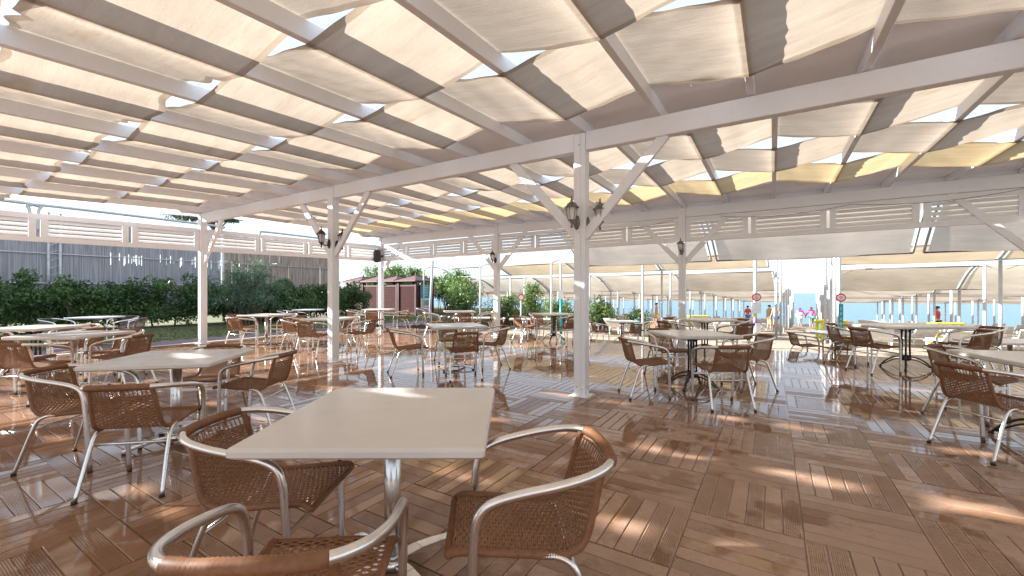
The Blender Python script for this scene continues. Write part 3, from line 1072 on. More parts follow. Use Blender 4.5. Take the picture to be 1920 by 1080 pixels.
def alu_base():
    out = []
    b = MB(); b.tube([(0, 0, .03), (0, 0, TZ - .05)], .038, 16); out.append(('column', b.mesh('column', 'aluminium')))
    b = MB(); b.box((0, 0, TZ - .046), (.34, .34, .008)); out.append(('top_plate', b.mesh('top_plate', 'aluminium')))
    b = MB(); b.lathe([(0, .0), (.075, .008), (.07, .05), (.045, .062), (.0, .064)], 16, (0, 0, .025)); out.append(('hub', b.mesh('hub', 'aluminium')))
    for k in range(4):
        a = R(45 + 90 * k); c, s = math.cos(a), math.sin(a)
        b = MB()
        pts = [(.05, .055), (.14, .058), (.25, .045), (.33, .030), (.36, .022)]
        for (r0, z0), (r1, z1) in zip(pts[:-1], pts[1:]):
            w0 = 0.062 - .05 * (r0 / 1.1); 
            b.bar((r0 * c, r0 * s, z0), (r1 * c, r1 * s, z1), w0, .02, bev=.004)
        out.append(('foot', b.mesh('foot', 'aluminium')))
        b = MB(); b.lathe([(0, 0), (.022, 0), (.022, .013), (0, .014)], 10, (.345 * c, .345 * s, 0)); out.append(('foot_pad', b.mesh('foot_pad', 'rubber')))
    return out
def iron_base():
    out = []
    for k in range(4):
        a = R(45 + 90 * k); c, s = math.cos(a), math.sin(a)
        b = MB(); b.tube([(.055 * c, .055 * s, .16), (.048 * c, .048 * s, .40), (.055 * c, .055 * s, TZ - .05)], .0135, 8); out.append(('column', b.mesh('column', 'iron_black')))
        b = MB()
        b.bar((.03 * c, .03 * s, .64), (.11 * c, .11 * s, .70), .018, .03); b.bar((.10 * c, .10 * s, .66), (.10 * c, .10 * s, .702), .018, .03)
        out.append(('bracket', b.mesh('bracket', 'iron_black')))
        b = MB()
        b.tube(smooth_path([(.05 * c, .05 * s, .205), (.15 * c, .15 * s, .185), (.24 * c, .24 * s, .13), (.31 * c, .31 * s, .05), (.335 * c, .335 * s, .012)], 4), .0125, 6)
        b.tube(smooth_path([(.05 * c, .05 * s, .155), (.14 * c, .14 * s, .145), (.22 * c, .22 * s, .10), (.30 * c, .30 * s, .04)], 4), .0095, 6)
        b.lathe([(0, 0), (.02, .004), (.022, .02), (.012, .03), (0, .03)], 8, (.33 * c, .33 * s, 0))
        out.append(('foot', b.mesh('foot', 'iron_black')))
    b = MB(); b.box((0, 0, TZ - .046), (.32, .32, .008)); out.append(('top_plate', b.mesh('top_plate', 'iron_black')))
    b = MB(); b.lathe([(0, .13), (.05, .135), (.075, .16), (.07, .2), (.04, .225), (0, .23)], 12); out.append(('hub', b.mesh('hub', 'iron_black')))
    return out
bases = {'alu': alu_base(), 'iron': iron_base()}
def table(x, y, ang, label, base='alu', w=.9, d=.9, z=0.0, mat='table_white'):
    t = thing('cafe_table', label, 'table', (x, y, z), R(ang), 'cafe tables on the deck')
    key = (w, d, mat)
    if key not in tops:
        tops[key] = top_mesh(w, d).mesh('table_top', mat)
    link('table_top', tops[key], t, (0, 0, TZ))
    for n_, me_ in bases[base]:
        link(n_, me_, t)
    return t
def around(x, y, ang, sides, dist, phr, z=0.0, kind='brown', jit=6):
    """chairs round a table; sides: dict of side number -> words"""
    for k, words in sides.items():
        a = R(ang + 90 * k)
        dd = dist + random.uniform(-.03, .06)
        lat = random.uniform(-.06, .06)
        cx = x + math.cos(a) * dd - math.sin(a) * lat
        cy = y + math.sin(a) * dd + math.cos(a) * lat
        chair(cx, cy, ang + 90 * k + 180 + random.uniform(-jit, jit), words + ' ' + phr, kind, z)

BW = 'brown wicker armchair '
table(-1.51, 1.38, 32, 'large white square table nearest the camera on an aluminium column', 'alu', .92, .97)
chair(-1.95, 1.06, 30, BW + 'left of the nearest table, its seat pushed under the corner')
chair(-1.14, 0.700, 126, BW + 'at the bottom edge of the photo, back to the camera')
chair(-0.80, 1.41, 216, BW + 'right of the nearest table, facing left')
table(-4.40, 1.58, 43.5, 'white square table on aluminium base behind the nearest table, left')
chair(-4.52, 1.03, 38, BW + 'left of the second nearest table, turned to the right')
chair(-3.66, 1.14, 133, BW + 'in front of the second nearest table with its back to us')
chair(-4.22, 2.17, 214, BW + 'right of the second nearest table, seen from the side')
chair(-5.02, 2.10, 312, BW + 'behind the second nearest table, back rising over its corner')
table(-8.05, 1.73, 34.5, 'white table at the left edge with a round aluminium column')
chair(-7.57, 1.28, 122, BW + 'cut by the left edge of the photo, back to us')
chair(-7.62, 2.12, 212, BW + 'right of the left edge table, against the garden path')
chair(-8.55, 1.30, 36, BW + 'on the far left of the left edge table')
chair(-8.50, 2.28, 305, BW + 'behind the left edge table, mostly hidden')
table(-10.2, 1.75, 35, 'white table at the left edge on a black iron base, farther back', 'iron')
around(-10.2, 1.75, 35, {0: BW + 'on the right side of', 1: BW + 'on the garden side of', 2: BW + 'on the far left of', 3: BW + 'on the near side of'}, .68, 'the black based left table')
table(-10.98, 5.84, 21, 'white table with aluminium base between the two left posts')
around(-10.98, 5.84, 21, {0: BW + 'on the right of', 1: BW + 'on the far side of', 2: BW + 'on the left of', 3: BW + 'on the near side of'}, .72, 'the table between the left posts')
table(-8.31, 5.80, 25.5, 'white table with aluminium base directly behind the second post')
around(-8.31, 5.80, 25.5, {0: BW + 'facing left at', 1: BW + 'behind', 2: BW + 'facing right at', 3: BW + 'in front of'}, .74, 'the table behind the second post')
table(-11.39, 9.79, 34.5, 'white table on black iron base by the far corner post', 'iron')
around(-11.39, 9.79, 34.5, {0: BW + 'on the right of', 2: BW + 'on the left of', 3: BW + 'in front of'}, .74, 'the far corner post table')
table(-8.10, 10.05, 45, 'white table with thin column near the bushes, left of the seaward lantern post')
around(-8.10, 10.05, 45, {0: BW + 'on the right of', 2: BW + 'on the left of', 3: BW + 'in front of'}, .74, 'the table near the bushes')
table(-4.64, 5.65, 52.5, 'white table on aluminium base left of the nearest post, mid deck')
chair(-5.00, 4.86, 54, BW + 'tilted out to the left of the mid deck table')
chair(-4.02, 5.08, 138, BW + 'with its back to us at the mid deck table')
chair(-4.14, 6.00, 232, BW + 'right of the mid deck table, facing left')
chair(-5.17, 6.12, 322, BW + 'behind the mid deck table')
table(-4.98, 10.15, 54, 'white table on black scrolled iron base just left of the nearest post', 'iron')
around(-4.98, 10.15, 54, {0: BW + 'behind and right of', 1: BW + 'behind', 2: BW + 'left of', 3: BW + 'in front of'}, .80, 'the table left of the nearest post')
table(-0.94, 6.23, 36, 'white table on black iron base to the right of the nearest post', 'iron')
chair(-1.38, 5.43, 34, BW + 'left of the table beside the nearest post')
chair(-0.50, 5.40, 122, BW + 'in front of the table right of the nearest post, back to us')
chair(-0.30, 6.58, 214, BW + 'right of the table beside the nearest post')
chair(-1.40, 6.80, 308, BW + 'behind the table beside the nearest post')
table(-1.22, 9.68, 52.5, 'white table on black base behind the one right of the nearest post', 'iron')
around(-1.22, 9.68, 52.5, {0: BW + 'on the right of', 1: BW + 'on the far side of', 2: BW + 'on the left of', 3: BW + 'on the near side of'}, .76, 'the second table right of the nearest post')
table(1.95, 9.75, 33, 'long white table on black scrolled iron base at right', 'iron', 1.55, .9)
chair(1.40, 8.98, 36, BW + 'in front of the long white table, left end')
chair(1.15, 9.75, 330, BW + 'behind the left end of the long white table')
chair(2.55, 9.35, 196, BW + 'in front of the right end of the long white table')
chair(2.95, 10.25, 214, BW + 'at the far right end of the long white table')
table(1.99, 5.44, 14.5, 'white table cut by the right edge of the photo, on black iron feet', 'iron')
chair(1.50, 4.95, 34, BW + 'nearest to the right edge, back half turned to us')
chair(1.72, 6.22, 325, BW + 'behind the table cut by the right edge')
# seaward terrace, one step down
TL = -0.377
table(1.25, 12.45, 30, 'pale table one step down on the terrace, right of the walkway line', 'iron', z=TL)
chair(0.62, 12.20, 24, BW + 'on the lower terrace left of the pale table', z=TL)
chair(1.28, 11.78, 112, BW + 'on the lower terrace with back to the deck', z=TL)
table(-4.3, 14.0, 40, 'white table on the lower terrace right behind the nearest post', 'iron', z=TL - .02)
around(-4.3, 14.0, 40, {0: BW + 'on the right of', 2: BW + 'on the left of', 3: BW + 'on the near side of'}, .8, 'the terrace table behind the nearest post', TL - .02)
table(-7.4, 13.2, 30, 'white table on the lower terrace behind the lantern post', 'iron', 1.5, .8, z=TL)
around(-7.4, 13.2, 30, {1: BW + 'behind', 3: BW + 'in front of'}, .8, 'the terrace table behind the lantern post', TL)
table(-9.6, 12.7, 35, 'white terrace table near the bushes, lower than the deck', 'alu', 1.5, .8, z=TL)
around(-9.6, 12.7, 35, {0: BW + 'at the right end of', 3: BW + 'in front of'}, .95, 'the terrace table near the bushes', TL)
table(3.9, 12.0, 30, 'white terrace table at the right edge beyond the deck', 'alu', 1.4, .8, z=TL)
around(3.9, 12.0, 30, {2: BW + 'left of', 3: BW + 'in front of'}, .95, 'the terrace table at the right edge', TL)
GW = 'grey brown armchair '
table(-14.45, 3.5, 40, 'grey table by the hedge on the garden path', 'alu', .8, .8, -.05, 'galvanised')
around(-14.45, 3.5, 40, {0: GW + 'right of', 1: GW + 'behind', 2: GW + 'left of'}, .82, 'the grey table by the hedge', -.06, 'grey')
table(-14.3, 9.1, 30, 'small grey table by the hedge near the feathery shrub', 'alu', .8, .8, -.05, 'galvanised')
around(-14.3, 9.1, 30, {0: GW + 'right of', 2: GW + 'left of', 3: GW + 'in front of'}, .82, 'the grey table near the feathery shrub', -.06, 'grey')
chair(-12.75, 13.4, 10, GW + 'left of the pair in front of the brown cabins', 'grey', -.07)
chair(-11.9, 13.8, 165, GW + 'right of the pair in front of the brown cabins', 'grey', -.385)

# ------------------------------------------------------------------ foliage
def leaves(name, mat, centers, sizes, parent=None, aspect=2.2, tone=None, seed=1, spread=1.0, up=0.3, kind=None):
    rg = np.random.default_rng(seed)
    n_ = len(centers)
    c = np.asarray(centers, float)
    d = rg.normal(0, 1, (n_, 3)) * np.array([1, 1, spread]); d[:, 2] += up
    d /= np.linalg.norm(d, axis=1)[:, None]
    e = np.cross(d, rg.normal(0, 1, (n_, 3))); e /= np.linalg.norm(e, axis=1)[:, None]
    L = np.asarray(sizes)[:, None]
    w = L / aspect
    nrm = np.cross(d, e)
    V_ = np.stack([c - d * L * .5, c + e * w * .5 + nrm * w * .12, c + d * L * .5, c - e * w * .5 + nrm * w * .12], 1)
    me_ = bpy.data.meshes.new(name)
    me_.vertices.add(n_ * 4); me_.loops.add(n_ * 4); me_.polygons.add(n_)
    me_.vertices.foreach_set('co', V_.reshape(-1))
    me_.loops.foreach_set('vertex_index', np.arange(n_ * 4))
    me_.polygons.foreach_set('loop_start', np.arange(n_) * 4)
    me_.update(calc_edges=True)
    me_.validate()
    me_.materials.append(M[mat])
    tn = rg.uniform(0, 1, n_) if tone is None else np.clip(tone + rg.normal(0, .18, n_), 0, 1)
    set_tone(me_, np.repeat(tn, 4))
    o = link(name, me_, parent)
    if kind:
        o['kind'] = kind
    return o
def blob_points(rg, blobs, n_):
    """points in the outer part of a set of ellipsoids; returns pos, tone"""
    w = np.array([b[3] * b[4] * b[5] for b in blobs]) ** (2 / 3); w /= w.sum()
    idx = rg.choice(len(blobs), n_, p=w)
    B = np.array([b[:6] for b in blobs])[idx]
    u = rg.normal(0, 1, (n_, 3)); u /= np.linalg.norm(u, axis=1)[:, None]
    rad = rg.uniform(.25, 1.0, n_) ** .5 + rg.normal(0, .06, n_)
    tn = np.array([b[6] for b in blobs])[idx]
    return B[:, :3] + u * rad[:, None] * B[:, 3:], tn

# clipped hedge in front of the fence
rg = np.random.default_rng(11)
hed = thing('hedge', 'long dark green hedge in front of the reed fence', 'hedge', (-20.9, 6, -.07))
blobs = []
for i in range(170):
    y = rg.uniform(-8, 10.5)
    blobs.append((rg.normal(0, .35), y, rg.uniform(.25, 1.5), rg.uniform(.35, .6), rg.uniform(.4, .75), rg.uniform(.3, .5), rg.uniform(.1, .9)))
for i in range(26):
    y = rg.uniform(-8, 10.5)
    blobs.append((rg.normal(0, .3), y, rg.uniform(1.6, 1.95), .22, .3, .3, rg.uniform(.4, 1.0)))
pts_, tn = blob_points(rg, blobs, 70000)
leaves('foliage', 'leaf_dark', pts_, rg.uniform(.08, .15, len(pts_)), hed, 1.9, tn, 3)
b = MB()
for i in range(22):
    y = -8 + i * .86 + rg.uniform(-.2, .2)
    b.tube([(0, y, 0), (rg.normal(0, .1), y + rg.normal(0, .1), .6), (rg.normal(0, .2), y + rg.normal(0, .2), 1.4)], [.035, .025, .01], 6)
b.build('stems', 'bark', hed)
# feathery shrub
def shrub(name, label, loc, height, spread, n_br, per, lsz, mat, aspect, seed, droop=0.25, flowers=0, base_w=.15, cat='shrub'):
    """many arching shoots from the base, leaves set along each shoot"""
    rg_ = np.random.default_rng(seed)
    t_ = thing(name, label, cat, loc)
    P_ = []; T_ = []; wood = MB()
    for q in range(n_br):
        a = rg_.uniform(0, 2 * PI)
        reach = spread * rg_.uniform(.15, 1.0)
        top = height * rg_.uniform(.5, 1.0) * (1 - .35 * (reach / spread) ** 2)
        b0 = Vector((rg_.normal(0, base_w), rg_.normal(0, base_w), 0))
        e = Vector((math.cos(a) * reach, math.sin(a) * reach, top))
        mid = Vector((b0.x + e.x * .35 + rg_.normal(0, .08), b0.y + e.y * .35 + rg_.normal(0, .08), top * .62))
        tip = e + Vector((math.cos(a) * reach * .35, math.sin(a) * reach * .35, -droop * rg_.uniform(0, 1)))
        path = smooth_path([b0, mid, e, tip], 5)
        wood.tube(path, [.02 * (1 - .85 * k / (len(path) - 1)) + .003 for k in range(len(path))], 5, False)
        tone = rg_.uniform(0, 1)
        for k in range(per):
            f = rg_.uniform(.12, 1.0) ** .75
            x = f * (len(path) - 1); i0 = min(int(x), len(path) - 2)
            p_ = path[i0].lerp(path[i0 + 1], x - i0)
            w = .05 + .11 * f
            P_.append((p_.x + rg_.normal(0, w), p_.y + rg_.normal(0, w), max(.03, p_.z + rg_.normal(0, w * .8))))
            T_.append(tone * .5 + .5 * f)
    P_ = np.array(P_); T_ = np.array(T_)
    leaves('crown', mat, P_, rg_.uniform(lsz * .7, lsz * 1.3, len(P_)), t_, aspect, T_, seed, 1.0, .5)
    wood.build('trunk', 'bark', t_)
    if flowers:
        pk = P_[rg_.choice(len(P_), flowers)]
        cl = np.repeat(pk, 4, 0) + rg_.normal(0, .05, (flowers * 4, 3)) + np.array([.05, -.08, .06])
        leaves('blossom', 'petal_white', cl, rg_.uniform(.08, .14, len(cl)), t_, 1.3, np.full(len(cl), .6), seed + 1)
    return t_
shrub('feathery_shrub', 'tall feathery blue green shrub between the left posts in front of the fence', (-18.9, 9.3, -.07), 2.75, 1.25, 70, 85, .19, 'leaf_feather', 8, 8, .35)
for q, (x, y, h_) in enumerate(((-20.4, 11.2, 1.5), (-20.5, 12.4, 1.7), (-21.2, 13.3, 1.6))):
    shrub('dark_shrub', 'dark leafy shrub before the bark fence, %s from the feathery shrub' % ORD[q], (x, y, -.07), h_, 1.05, 50, 75, .14, 'leaf_dark', 2.2, 9 + q, .3, base_w=.3)
for q, (x, y, h_, sp, fl) in enumerate(((-25.2, 21.3, 3.3, 1.5, 40), (-23.0, 21.4, 3.4, 1.5, 50), (-21.0, 21.2, 3.2, 1.4, 35), (-18.2, 22.0, 3.0, 1.5, 0))):
    shrub('oleander_tree', 'tall oleander behind the brown cabins, %s from the left' % ORD[q], (x, y, -.07), h_, sp, 90, 75, .20, 'leaf_oleander', 3.4, 60 + q, .3, fl, .3, 'tree')
shrub('oleander_bush', 'loose green oleander bush right of the brown cabins', (-15.3, 19.4, -.55), 2.75, .95, 60, 60, .17, 'leaf_oleander', 3.6, 11)
shrub('oleander_bush', 'green oleander bush left of the lantern post on the beach', (-12.8, 20.0, -.62), 2.0, .8, 45, 55, .17, 'leaf_oleander', 3.6, 12)
shrub('oleander_bush', 'tall thin oleander bush behind the lantern post', (-11.3, 20.3, -.62), 2.5, .7, 45, 55, .17, 'leaf_oleander', 3.6, 22)
shrub('oleander_bush', 'round low oleander bush right of the lantern post', (-9.4, 19.6, -.62), 1.7, .8, 45, 55, .16, 'leaf_oleander', 3.6, 13)
shrub('oleander_bush', 'low oleander bush beside the teal pole', (-7.3, 20.3, -.65), 1.75, .75, 40, 55, .16, 'leaf_oleander', 3.6, 14)
shrub('oleander_bush', 'smallest oleander bush just left of the nearest post', (-5.6, 20.8, -.65), 1.2, .55, 30, 45, .15, 'leaf_oleander', 3.6, 15)
# far pine crown above the fence
def pine():
    t_ = thing('pine_tree', 'grey green pine crown showing above the louvre band at left', 'tree', (-41.5, 17.5, -.1))
    rg_ = np.random.default_rng(31)
    bl = [(rg_.normal(0, 1.4), rg_.normal(0, 1.4), 8.3 + rg_.normal(0, .35), .9, .9, .6, rg_.uniform(0, 1)) for _ in range(24)]
    bl += [(rg_.normal(0, .6), rg_.normal(0, .6), 9.0, .7, .7, .5, .7) for _ in range(6)]
    p_, tn_ = blob_points(rg_, bl, 6000)
    leaves('crown', 'leaf_pine', p_, rg_.uniform(.2, .4, 6000), t_, 3, tn_, 32)
    b_ = MB(); b_.tube([(0, 0, 0), (.2, .1, 4), (0, 0, 8.4)], [.3, .22, .1], 10)
    for k in range(6):
        a = k * 1.05
        b_.tube([(0.05, 0, 6.2 + .2 * k), (1.2 * math.cos(a), 1.2 * math.sin(a), 7.8 + .1 * k)], [.1, .04], 6)
    b_.build('trunk', 'bark', t_)
pine()

# ------------------------------------------------------------------ reed fence
def reed_panel(par, y0, y1, h, mat, w, thin, seed, name):
    rs = random.Random(seed)
    b_ = MB()
    y = y0
    while y < y1:
        ww = w * rs.uniform(.6, 1.4)
        x = rs.uniform(-.012, .012)
        t_ = rs.uniform(.006, .014)
        hh_ = h + rs.uniform(-.06, .06)
        gap = rs.random() < thin
        if gap:
            za = rs.uniform(2.45, 2.7); zb = rs.uniform(2.8, 3.05)
            b_.box((x, y + ww / 2, (za + .3) / 2), (t_, ww + .006, za - .3))
            b_.box((x, y + ww / 2, (hh_ + zb) / 2), (t_, ww + .006, hh_ - zb))
        else:
            b_.box((x, y + ww / 2, (hh_ + .3) / 2), (t_, ww + .008, hh_ - .3))
        y += ww
    o_ = b_.build(name, mat, par)
    o_['kind'] = 'stuff'
    return o_
fen = thing('reed_fence', 'tall grey reed screen fence on galvanised frames behind the hedge', 'fence', (-22.5, 0, -.07))
for i, (a, b_, th) in enumerate(((-8, 5.8, 0.0), (5.8, 6.8, 0.22), (6.8, 7.6, 0.03), (7.6, 9.8, 0.22))):
    reed_panel(fen, a, b_, 4.15, 'reed', .028, th, 40 + i, 'reed_screen')
for y in (4.16, 4.46, 9.9):
    m_ = MB(); m_.tube([(.07, y, 0), (.07, y, 4.3)], .045, 10); m_.build('fence_post', 'galvanised', fen)
m_ = MB()
for i in range(14):
    m_.bar((.07, 4.18, .3 + i * .28), (.07, 4.44, .44 + i * .28), .02, .02)
m_.build('lattice', 'galvanised', fen)
for z in (1.72, 2.80):
    m_ = MB(); m_.tube([(.06, -8, z), (.06, 15.9, z)], .022, 8); m_.build('fence_rail', 'galvanised', fen)
for (ya, yb) in ((-2.4, 3.72), (3.92, 9.9), (11.6, 15.6)):
    m_ = MB(); m_.tube(smooth_path([(-.02, ya, 3.6), (-.02, ya, 4.25), (-.02, ya + .08, 4.46), (-.02, ya + .35, 4.55), (-.02, yb - .35, 4.55), (-.02, yb - .08, 4.46), (-.02, yb, 4.25), (-.02, yb, 3.6)], 5), .05, 8)
    m_.build('top_frame', 'galvanised', fen)
fen2 = thing('bark_fence', 'weathered brown bark slab fence left of the cabins', 'fence', (-22.5, 0, -.07))
rs = random.Random(77)
for tier, (za, zb) in enumerate(((.2, 1.55), (1.5, 2.95), (2.9, 4.15))):
    y = 9.95
    while y < 15.9:
        w_ = rs.uniform(.16, .30)
        m_ = MB(); m_.box((rs.uniform(-.02, .02) - .015 * tier, y + w_ / 2, (za + zb) / 2 + rs.uniform(-.06, .06)), (.03, w_ - rs.uniform(-.012, .012), zb - za), bev=.008)
        m_.build('slab', 'bark_slab', fen2)
        y += w_

# ------------------------------------------------------------------ changing cabins
def cabin(x, y, label, poster=False):
    t_ = thing('changing_cabin', label, 'cabin', (x, y, -.07), 0, 'brown changing cabins')
    S = .72; H = 2.05
    for sx in (-1, 1):
        for sy in (-1, 1):
            m_ = MB(); m_.box((sx * S, sy * S, H / 2), (.13, .13, H), bev=.008); m_.build('corner_post', 'hut_brown', t_)
    # louvred walls: front (-y), right (+x), back, left
    for (ax, sgn) in (('y', -1), ('x', 1), ('y', 1), ('x', -1)):
        wall = MB()
        for z in (.12, 1.80):
            if ax == 'y':
                wall.box((0, sgn * S, z), (2 * S - .134, .06, .10))
            else:
                wall.box((sgn * S, 0, z), (.06, 2 * S - .134, .10))
        w_ = wall.build('wall_frame' if not (ax == 'y' and sgn < 0) else 'door', 'hut_brown', t_)
        for k in range(16):
            z = .22 + k * .0975
            m_ = MB()
            if ax == 'y':
                m_.box((0, sgn * S, z), (2 * S - .136, .018, .098), Matrix.Rotation(-sgn * R(16), 3, 'X'))
            else:
                m_.box((sgn * S, 0, z), (.018, 2 * S - .136, .098), Matrix.Rotation(sgn * R(16), 3, 'Y'))
            m_.build('slat', 'hut_brown', w_)
    m_ = MB()
    e = S + .22
    m_.add([(-e, -e, H), (e, -e, H), (e, e, H), (-e, e, H), (-e, -e, H + .07), (e, -e, H + .07), (e, e, H + .07), (-e, e, H + .07), (0, 0, H + .42)],
           [(3, 2, 1, 0), (0, 1, 5, 4), (1, 2, 6, 5), (2, 3, 7, 6), (3, 0, 4, 7), (4, 5, 8), (5, 6, 8), (6, 7, 8), (7, 4, 8)])
    rf = m_.build('roof', 'hut_roof', t_)
    for (sx, sy) in ((1, 1), (1, -1), (-1, 1), (-1, -1)):
        m_ = MB(); m_.bar((sx * e, sy * e, H + .08), (0, 0, H + .43), .07, .03); m_.build('ridge_cap', 'hut_brown', rf)
    m_ = MB(); m_.lathe([(.05, 0), (.06, .03), (.03, .06), (.045, .10), (0, .17)], 10, (0, 0, H + .42)); m_.build('finial', 'hut_brown', rf)
    if poster:
        m_ = MB(); m_.box((S + .075, -.02, 1.02), (.012, .74, 1.6)); po = m_.build('poster', 'sign_white', t_)
        m_ = MB(); m_.box((S + .0845, -.02, 1.42), (.004, .72, .76)); m_.build('poster_panel', 'sign_teal', po)
        for k, mm in enumerate(('plastic_yellow', 'sign_purple', 'sign_teal', 'sign_teal')):
            m_ = MB(); m_.box((S + .0845, -.25 + .155 * k, .76), (.004, .12, .34)); m_.build('poster_panel', mm, po)
        m_ = MB(); m_.box((S + .0845, -.02, .38), (.004, .72, .28)); m_.build('poster_panel', 'sign_pink', po)
        for k in range(6):
            m_ = MB(); m_.box((S + .088, -.02, 1.70 - k * .10), (.003, .5 - .06 * (k % 3), .022)); m_.build('text_line', 'sign_white', po)
cabin(-18.75, 19.0, 'rightmost brown louvred changing cabin with a coloured poster on its side', True)
cabin(-20.40, 19.05, 'second brown changing cabin from the right, behind the corner post')
cabin(-22.05, 19.0, 'third brown louvred changing cabin from the right')
cabin(-23.70, 19.05, 'leftmost brown louvred changing cabin next to the bark fence')
t = thing('leaning_pole', 'white pole leaning beside the poster cabin', 'pole', (-13.55, 14.6, -.4))
m_ = MB(); m_.tube([(0, 0, 0), (.10, .12, 3.2)], .055, 10); m_.build('shaft', 'pole_white', t)
m_ = MB(); m_.lathe([(0, 0), (.12, 0), (.12, .02), (0, .03)], 10); m_.build('base_plate', 'galvanised', t)

# ------------------------------------------------------------------ beach canopies (rows turned slightly towards the sea)
BA = R(3.48)
bu = Vector((math.cos(BA), -math.sin(BA), 0)); bv = Vector((math.sin(BA), math.cos(BA), 0))
def B(u, v):
    p_ = bu * u + bv * v
    return p_.x, p_.y
BWID = 4.4
canopy_cache = {}
def canopy_parts(H0, H1, D, w, matn, cloth_on):
    key = (H0, H1, D, w, matn, cloth_on)
    if key in canopy_cache:
        return canopy_cache[key]
    prof_ = []
    for i in range(13):
        s = i / 12
        z = H0 + (H1 - H0) * s + 0.30 * math.sin(PI * s ** .8) - .04 * D * s
        prof_.append((D * s, z))
    out = []
    if cloth_on:
        b_ = MB(); rows_ = []
        for (y, z) in prof_:
            rows_.append([(-w / 2 + .10 + (w - .2) * k / 10, y + .02 * math.sin(k * 1.7), z - .05 * math.sin(PI * k / 10)) for k in range(11)])
        b_.grid(rows_); out.append(('cloth', b_.mesh('cloth', matn)))
    for sx in (-1, 1):
        b_ = MB(); b_.tube([(sx * w / 2 + (-sx) * .03, y, z + .01) for y, z in prof_], .028, 7); out.append(('arch_rib', b_.mesh('arch_rib', 'pole_white')))
    for (y, z) in (prof_[0], prof_[-1]):
        b_ = MB(); b_.tube([(-w / 2 + .03, y, z), (w / 2 - .03, y, z)], .024, 7); out.append(('edge_bar', b_.mesh('edge_bar', 'pewter')))
    for (y, z) in (prof_[0], prof_[-1]):
        b_ = MB(); b_.tube([(-w / 2 + .03, y, -.4), (-w / 2 + .03, y, z + .05)], .048, 9); out.append(('pole', b_.mesh('pole', 'pole_white')))
    b_ = MB(); b_.tube(smooth_path([(-w / 2 + .06, 0, H0), (-w / 2 + .45, .1, H0 - .16), (-w / 2 + .95, .15, H0 + .02)], 4), .012, 5); out.append(('tie_rope', b_.mesh('tie_rope', 'pole_white')))
    canopy_cache[key] = out
    return out
def canopy(u, v, H0, H1, D, w, matn, label, cloth_on=True, zoff=0.0, poles=True):
    x, y = B(u, v)
    t_ = thing('beach_canopy', label, 'canopy', (x, y, beach_z(y) + zoff), -BA, 'arched shade canopies on the beach')
    for n_, me_ in canopy_parts(H0, H1, D, w, matn, cloth_on):
        if poles or n_ != 'pole':
            link(n_, me_, t_)
# row right against the pergola, running across the walkway
for i, u in enumerate((-4.65, -0.12, 4.45, 8.98)):
    canopy(u, 11.5, 3.78, 2.78, 2.6, 4.44, 'canopy_cloth', 'beige canopy hanging close behind the seaward louvres, %s from the left' % ORD[i], poles=False)
for r_ in range(8):
    v = 17.6 + 4.3 * r_
    H0, H1, D = (3.25, 3.02, 2.8) if r_ == 0 else (2.95, 2.25, 3.1)
    for m_i in range(7):
        u = -1.35 - BWID / 2 - m_i * BWID
        x, y = B(u, v)
        if r_ == 0 and m_i > 3:
            continue
        lab = 'beige arched beach canopy, %s row from the deck, %s bay left of the walkway' % (ORD[r_], ORD[m_i])
        canopy(u, v, H0, H1, D, BWID, 'canopy_sunlit' if r_ == 0 else ('canopy_cloth', 'canopy_cloth_pale', 'canopy_cloth_grey')[(r_ * 2 + m_i * 5 + m_i // 2) % 3], lab if not (r_ == 0 and m_i == 3) else 'bare canopy frame without cloth left of the lantern post', not (r_ == 0 and m_i == 3))
    for m_i in range(4 if r_ > 3 else 3):
        u = 0.65 + BWID / 2 + m_i * BWID
        lab = 'beige arched beach canopy, %s row from the deck, %s bay right of the walkway' % (ORD[r_], ORD[m_i])
        canopy(u, v, H0, H1, D, BWID, 'canopy_sunlit' if r_ == 0 else ('canopy_cloth', 'canopy_cloth_pale', 'canopy_cloth_grey')[(r_ * 2 + m_i * 5 + m_i // 2) % 3], lab)
# tall poles lining the walkway
def tall_pole(u, v, h, label, thick=.05):
    x, y = B(u, v)
    t_ = thing('walkway_pole', label, 'pole', (x, y, beach_z(y)), 0, 'tall poles along the walkway')
    b_ = MB(); b_.tube([(0, 0, -.2), (0, 0, h)], thick, 9); b_.build('shaft', 'pole_white', t_)
    b_ = MB(); b_.lathe([(thick + .005, h - .02), (thick + .006, h + .01), (0, h + .03)], 9); b_.build('cap', 'galvanised', t_)
    b_ = MB(); b_.lathe([(thick + .004, 1.5), (thick + .004, 1.58)], 9); b_.build('band', 'galvanised', t_)
for i in range(8):
    tall_pole(-1.22, 22.2 + 3.5 * i, 3.95, 'tall white pole on the left of the sea walkway, %s from the deck' % ORD[i])
    tall_pole(0.52, 21.2 + 3.5 * i, 3.9, 'tall white pole on the right of the sea walkway, %s from the deck' % ORD[i])
# rope sagging across the far end of the walkway
a = B(-1.22, 43.2); c = B(.52, 42.2)
b_ = MB()
rp = []
for k in range(13):
    s = k / 12
    rp.append((a[0] + (c[0] - a[0]) * s, a[1] + (c[1] - a[1]) * s, 1.55 - .5 * math.sin(PI * s) * .5))
b_.tube(rp, .02, 6)
tag(b_.build('rope', 'bin_green'), 'dark rope sagging across the seaward end of the walkway', 'rope')

